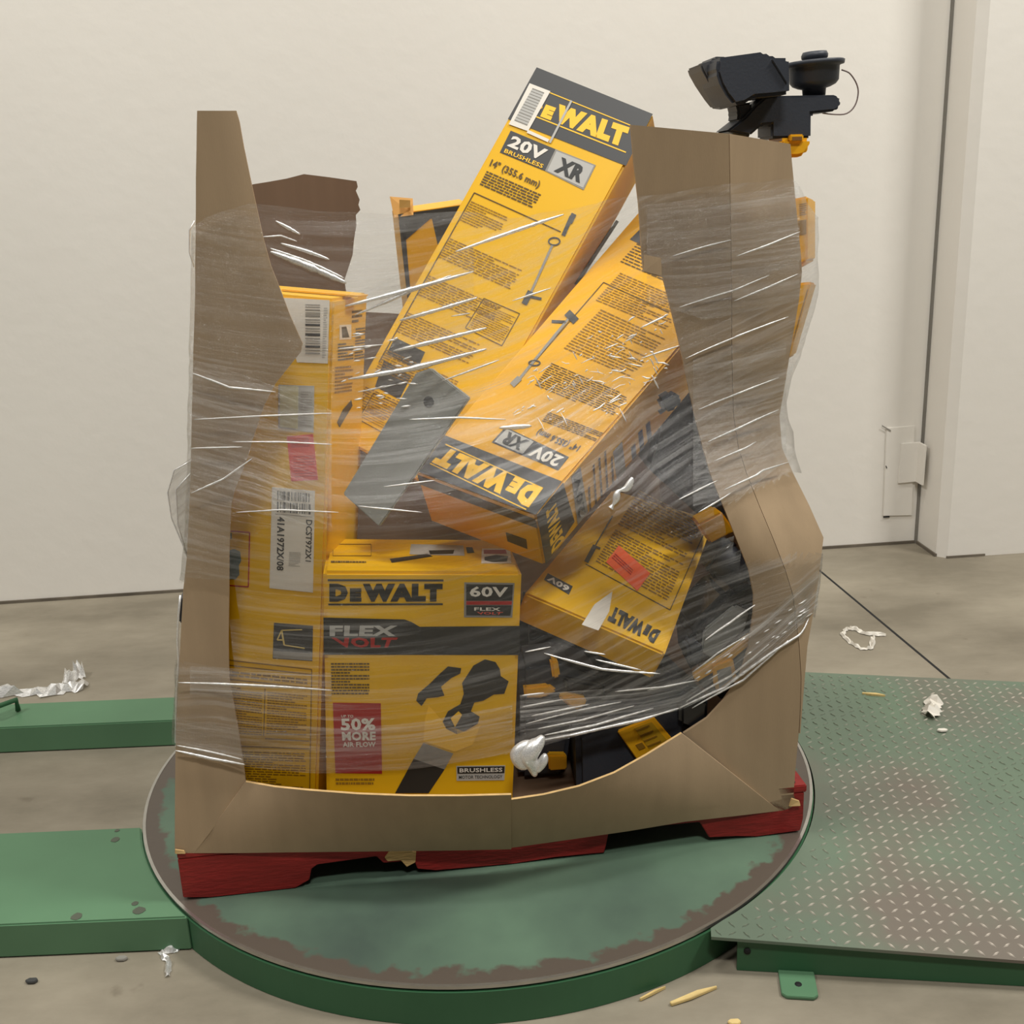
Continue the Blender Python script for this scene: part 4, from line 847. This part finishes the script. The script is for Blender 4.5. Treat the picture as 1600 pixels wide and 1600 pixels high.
# film folds as white shiny tubes, their highlights put into the colour
def fold(name, px, rad, off=.002, n=14, flat=False):
    pts = []
    for (x0, y0), (x1, y1) in zip(px, px[1:]):
        a = film_from_px(x0, y0); b_ = film_from_px(x1, y1)
        for i in range(n):
            t = i/n; pts.append(film_pt(a[0]+(b_[0]-a[0])*t, a[1]+(b_[1]-a[1])*t, off))
    pts.append(film_pt(b_[0], b_[1], off)); L_ = len(pts)
    return tube(name, pts, lambda t: rad*(.25+.75*math.sin(min(1, max(0, t))*math.pi)**.6)*(1+.35*noise.noise(Vector((t*30, rad*900, px[0][0])))), fold_m, sw, 5)
for px, rr in (([(424, 393), (480, 414), (542, 442)], .0042), ([(424, 388), (480, 408), (538, 434)], .002), ([(440, 380), (480, 392), (515, 405)], .0022), ([(432, 345), (470, 366)], .002), ([(412, 370), (440, 368), (465, 377)], .001),
    ([(540, 478), (640, 452), (740, 424)], 0.0027), ([(555, 492), (640, 455), (705, 430)], 0.0021), ([(712, 393), (800, 362), (880, 335)], 0.0024), ([(625, 500), (690, 482), (745, 465)], 0.0027), ([(800, 470), (860, 450)], .0012),
    ([(615, 548), (690, 530), (760, 512)], 0.0027), ([(545, 592), (640, 576), (760, 545)], 0.0033), ([(560, 612), (620, 600)], .0012), ([(690, 595), (780, 562)], .0014), ([(530, 545), (600, 538)], .0012), ([(705, 494), (735, 489)], .001),
    ([(303, 583), (360, 605), (432, 612)], .0014), ([(300, 770), (350, 748), (395, 716)], .0012), ([(276, 1172), (330, 1184), (384, 1194)], .0022), ([(278, 1164), (330, 1174), (380, 1186)], .0014), ([(280, 1066), (400, 1070), (520, 1078)], .0016),
    ([(850, 1020), (940, 1045), (1030, 1052)], .002), ([(930, 1030), (1000, 1046)], .0016), ([(912, 1017), (945, 1022)], .0014), ([(820, 1018), (860, 1010)], .0012),
    ([(846, 1156), (900, 1146), (1000, 1124), (1060, 1106)], .0026), ([(850, 1148), (930, 1132), (1020, 1106)], .002), ([(840, 1138), (910, 1124), (990, 1102)], .0016), ([(822, 1130), (900, 1110), (970, 1096)], .0014), ([(1060, 1106), (1130, 1074), (1200, 1022), (1262, 966)], .0022), ([(1070, 1096), (1140, 1056), (1200, 1006)], .0016), ([(1080, 1106), (1160, 1062), (1230, 1000)], .0016), ([(815, 1086), (850, 1082)], .0014), ([(815, 1104), (880, 1092)], .0014), ([(960, 1080), (1040, 1072)], .0014), ([(1010, 1078), (1090, 1062)], .0014), ([(830, 1118), (920, 1100)], .0018),
    ([(1100, 1000), (1140, 972), (1178, 945)], .0016), ([(1080, 1050), (1120, 1020), (1170, 990)], .0012), ([(1145, 470), (1200, 448), (1245, 428)], .0012), ([(1150, 400), (1200, 382), (1248, 362)], .0012), ([(1050, 400), (1100, 385), (1140, 375)], .001), ([(1060, 480), (1140, 455), (1200, 430)], .001), ([(1070, 560), (1150, 525), (1230, 495)], .0012), ([(1090, 640), (1150, 615), (1215, 590)], .0012), ([(1105, 690), (1160, 665), (1215, 640)], .0014), ([(1115, 720), (1180, 690)], .0012), ([(1130, 765), (1190, 735), (1230, 722)], .0014), ([(1000, 560), (1060, 540)], .0012), ([(1000, 512), (1042, 492)], .0014), ([(1060, 780), (1120, 750)], .0012), ([(1090, 800), (1140, 770)], .0012),
    ([(640, 655), (720, 652), (790, 655)], .0014), ([(780, 668), (830, 665)], 0.0033), ([(600, 760), (680, 750)], .001), ([(560, 790), (660, 800)], .001), ([(365, 690), (440, 690), (520, 694)], .001), ([(370, 800), (440, 796), (530, 800)], .001), ([(305, 655), (400, 650), (520, 645)], .001), ([(300, 700), (380, 698)], .001)):
    fold('film_fold_glint', px, rr*1.45)
# short white tubes drawn as glints where the film is crumpled over the tipped carton's face
rg = random.Random(11)
for i in range(150):
    x = rg.uniform(790, 1040); y = rg.uniform(495, 660)
    if y < 1175-.78*x*0.86-40 or x+y > 1620 or x+y < 1340: continue
    a = rg.choice((-.6, -.4, .2, 1.1)); l_ = rg.choice((4, 6, 9, 14, 24)); fold('film_crinkle_glint', [(x, y), (x+l_*math.cos(a)*.6, y+l_*math.sin(a)*.6+rg.uniform(-2, 2)), (x+l_*math.cos(a), y+l_*math.sin(a))], rg.uniform(.0007, .0016), .003, 3)
for i in range(30):
    x = rg.uniform(525, 640); y = rg.uniform(520, 640); l_ = rg.uniform(6, 20); fold('film_crinkle_glint', [(x, y), (x+l_, y-rg.uniform(-2, 5))], rg.uniform(.001, .002), .003, 3)
for i in range(26):
    t = rg.random(); x = 1080+t*180; y = 1090-t*120+rg.uniform(-40, 0); l_ = rg.uniform(5, 16); fold('film_crinkle_glint', [(x, y), (x+l_, y-l_*.6)], rg.uniform(.001, .0018), .003, 3)
# loose tail knotted at the lower front
tail = [(848, 1150), (842, 1160), (832, 1170), (826, 1182), (832, 1196), (836, 1212)]
tube('film_tail', curve([at(x, y, -.085) for x, y in tail]), lambda t: .004+.013*math.sin(t*math.pi), fold_m, sw, 10)
tube('film_tail', curve([at(x, y, -.08) for x, y in ((838, 1160), (820, 1165), (808, 1180), (818, 1195), (834, 1190))]), lambda t: .003+.010*math.sin(t*math.pi), fold_m, sw, 10)
tube('film_tail', curve([at(x, y, -.09) for x, y in ((852, 1178), (848, 1190), (840, 1206))]), lambda t: .003+.006*math.sin(t*math.pi), fold_m, sw, 8)
tube('film_tail', curve([at(x, y, -.06) for x, y in ((988, 746), (980, 762), (966, 768), (962, 782), (954, 794))]), lambda t: .002+.0045*abs(math.sin(t*math.pi*2.3)), fold_m, sw, 8)
# puffs of loose film past the left post
for px in ([(298, 720), (272, 735), (262, 770), (268, 810), (285, 850), (296, 880)], [(297, 740), (275, 765), (278, 820), (293, 870)], [(304, 345), (296, 360), (296, 395), (304, 420)]):
    P_ = [at(x, y, .1) for x, y in px]; Q_ = [p+VV*.25-UU*.01+Vector((.05, 0, 0)) for p in P_]; vs = P_+Q_; n = len(P_)
    lo = mesh('loose_film', vs, [(i, i+1, n+i+1, n+i) for i in range(n-1)], film_m, sw, smooth=True); lo.data.uv_layers.new(name='film')
    for lp_ in lo.data.loops: c = lo.data.vertices[lp_.vertex_index].co; lo.data.uv_layers['film'].data[lp_.index].uv = (c.y*2, c.z+c.x*.3)
    tube('film_fold_glint', P_, .0012, fold_m, sw, 5)
tube('film_fold_glint', [at(x, y, .02) for x, y in ((282, 930), (279, 960), (277, 1000), (279, 1030), (276, 1080), (274, 1160))], .0022, fold_m, sw, 6)

# ================================================================== litter on the floor
def scrap(name, label, px, z, w_, material, group=None, seed=0, cat='film scrap', hh=.02):
    rnd = random.Random(seed); vs = []; fs = []
    P_ = [atz(x, y, z) for x, y in px]; pts = []
    for a, b_ in zip(P_, P_[1:]):
        for i in range(5): pts.append(a.lerp(b_, i/5))
    pts.append(P_[-1]); n = len(pts)
    for i, p in enumerate(pts):
        d_ = (pts[min(i+1, n-1)]-pts[max(i-1, 0)]).normalized(); nn = Vector((-d_.y, d_.x, 0)); ww = w_*(.5+rnd.random())
        for k in (-1, -.35, .35, 1): vs.append(p+nn*ww*k+ZZ*(.0015+(hh*rnd.random() if abs(k) < .9 else hh*.12*rnd.random())))
    for i in range(n-1):
        for k in range(3): a = i*4+k; fs.append((a, a+1, a+5, a+4))
    o = mesh(name, vs, fs, material, None, smooth=False, recalc=False); return tag(o, label, cat, group)
scrap('film_scrap', 'long crumpled clear film scrap on the floor behind the left machine leg', [(-30, 1084), (40, 1085), (90, 1083), (118, 1075), (134, 1076)], 0, .022, fold_m, seed=1, hh=.03)
scrap('film_scrap', 'upright crumpled tuft of clear film behind the left machine leg', [(100, 1062), (115, 1060), (132, 1056)], 0, .03, fold_m, seed=2, hh=.05)
scrap('strap_scrap', 'white strap scrap bent into a loop on the floor behind the ramp', [(1384, 994), (1352, 992), (1338, 985), (1322, 984), (1316, 992), (1330, 1006), (1346, 1015), (1362, 1014), (1364, 996)], 0, .006, white_lab, seed=3, cat='scrap', hh=.012)
scrap('paper_scrap', 'small white scrap lying on the tread plate ramp', [(1459, 1096), (1457, 1108), (1452, 1122)], ZD-.012, .016, white_lab, seed=5, cat='scrap', hh=.02)
scrap('film_scrap', 'thin twisted film scrap on the floor in front of the near machine leg', [(282, 1474), (275, 1486), (252, 1490), (264, 1505), (262, 1528)], 0, .005, fold_m, seed=6, hh=.012)
def splinter(label, a, b_, z, w_, group=None):
    p, q = atz(*a, z), atz(*b_, z); d_ = (q-p).normalized(); nn = Vector((-d_.y, d_.x, 0))*w_
    o = prism('wood_splinter', [p-nn*.5+ZZ*.007, p.lerp(q, .4)-nn+ZZ*.008, q-nn*.2+ZZ*.006, q+nn*.3+ZZ*.006, p.lerp(q, .6)+nn+ZZ*.008, p+nn*.6+ZZ*.007], (0, 0, -.006), straw, None, .0008); return tag(o, label, 'splinter', group)
splinter('long pale wood splinter on the floor in front of the turntable', (1048, 1572), (1120, 1545), 0, .0055)
splinter('pale wood splinter lying near the back of the ramp', (1347, 1086), (1383, 1089), ZD-.014, .005)
splinter('thin wood sliver on the floor against the ring housing', (1000, 1565), (1040, 1545), 0, .0022)
for i, (x, y) in enumerate(((190, 1500), (50, 1535), (1148, 1600), (1472, 1143))):
    c = atz(x, y, 0 if i != 3 else ZD-.015); o = prism('floor_crumb', [c+Vector((.010*math.cos(t*1.05)*(1+.4*rg.random()), .007*math.sin(t*1.05), .006)) for t in range(6)], (0, 0, -.005), (mid_grey, slate, straw, white_lab)[i], None, .001)
    tag(o, ('grey crumb of debris in front of the near machine leg', 'dark crumb of debris on the floor near the left leg', 'pale crumb of debris on the floor before the ramp', 'pale flake lying on the tread plate')[i], 'debris')

# put every thing's Empty at its base without moving its parts
for o in list(bpy.data.objects):
    if o.type == 'EMPTY' and 'base' in o.keys():
        p = Vector(o['base']); o.location = p; del o['base']
        for c in o.children: c.matrix_parent_inverse = Matrix.Translation(-p)
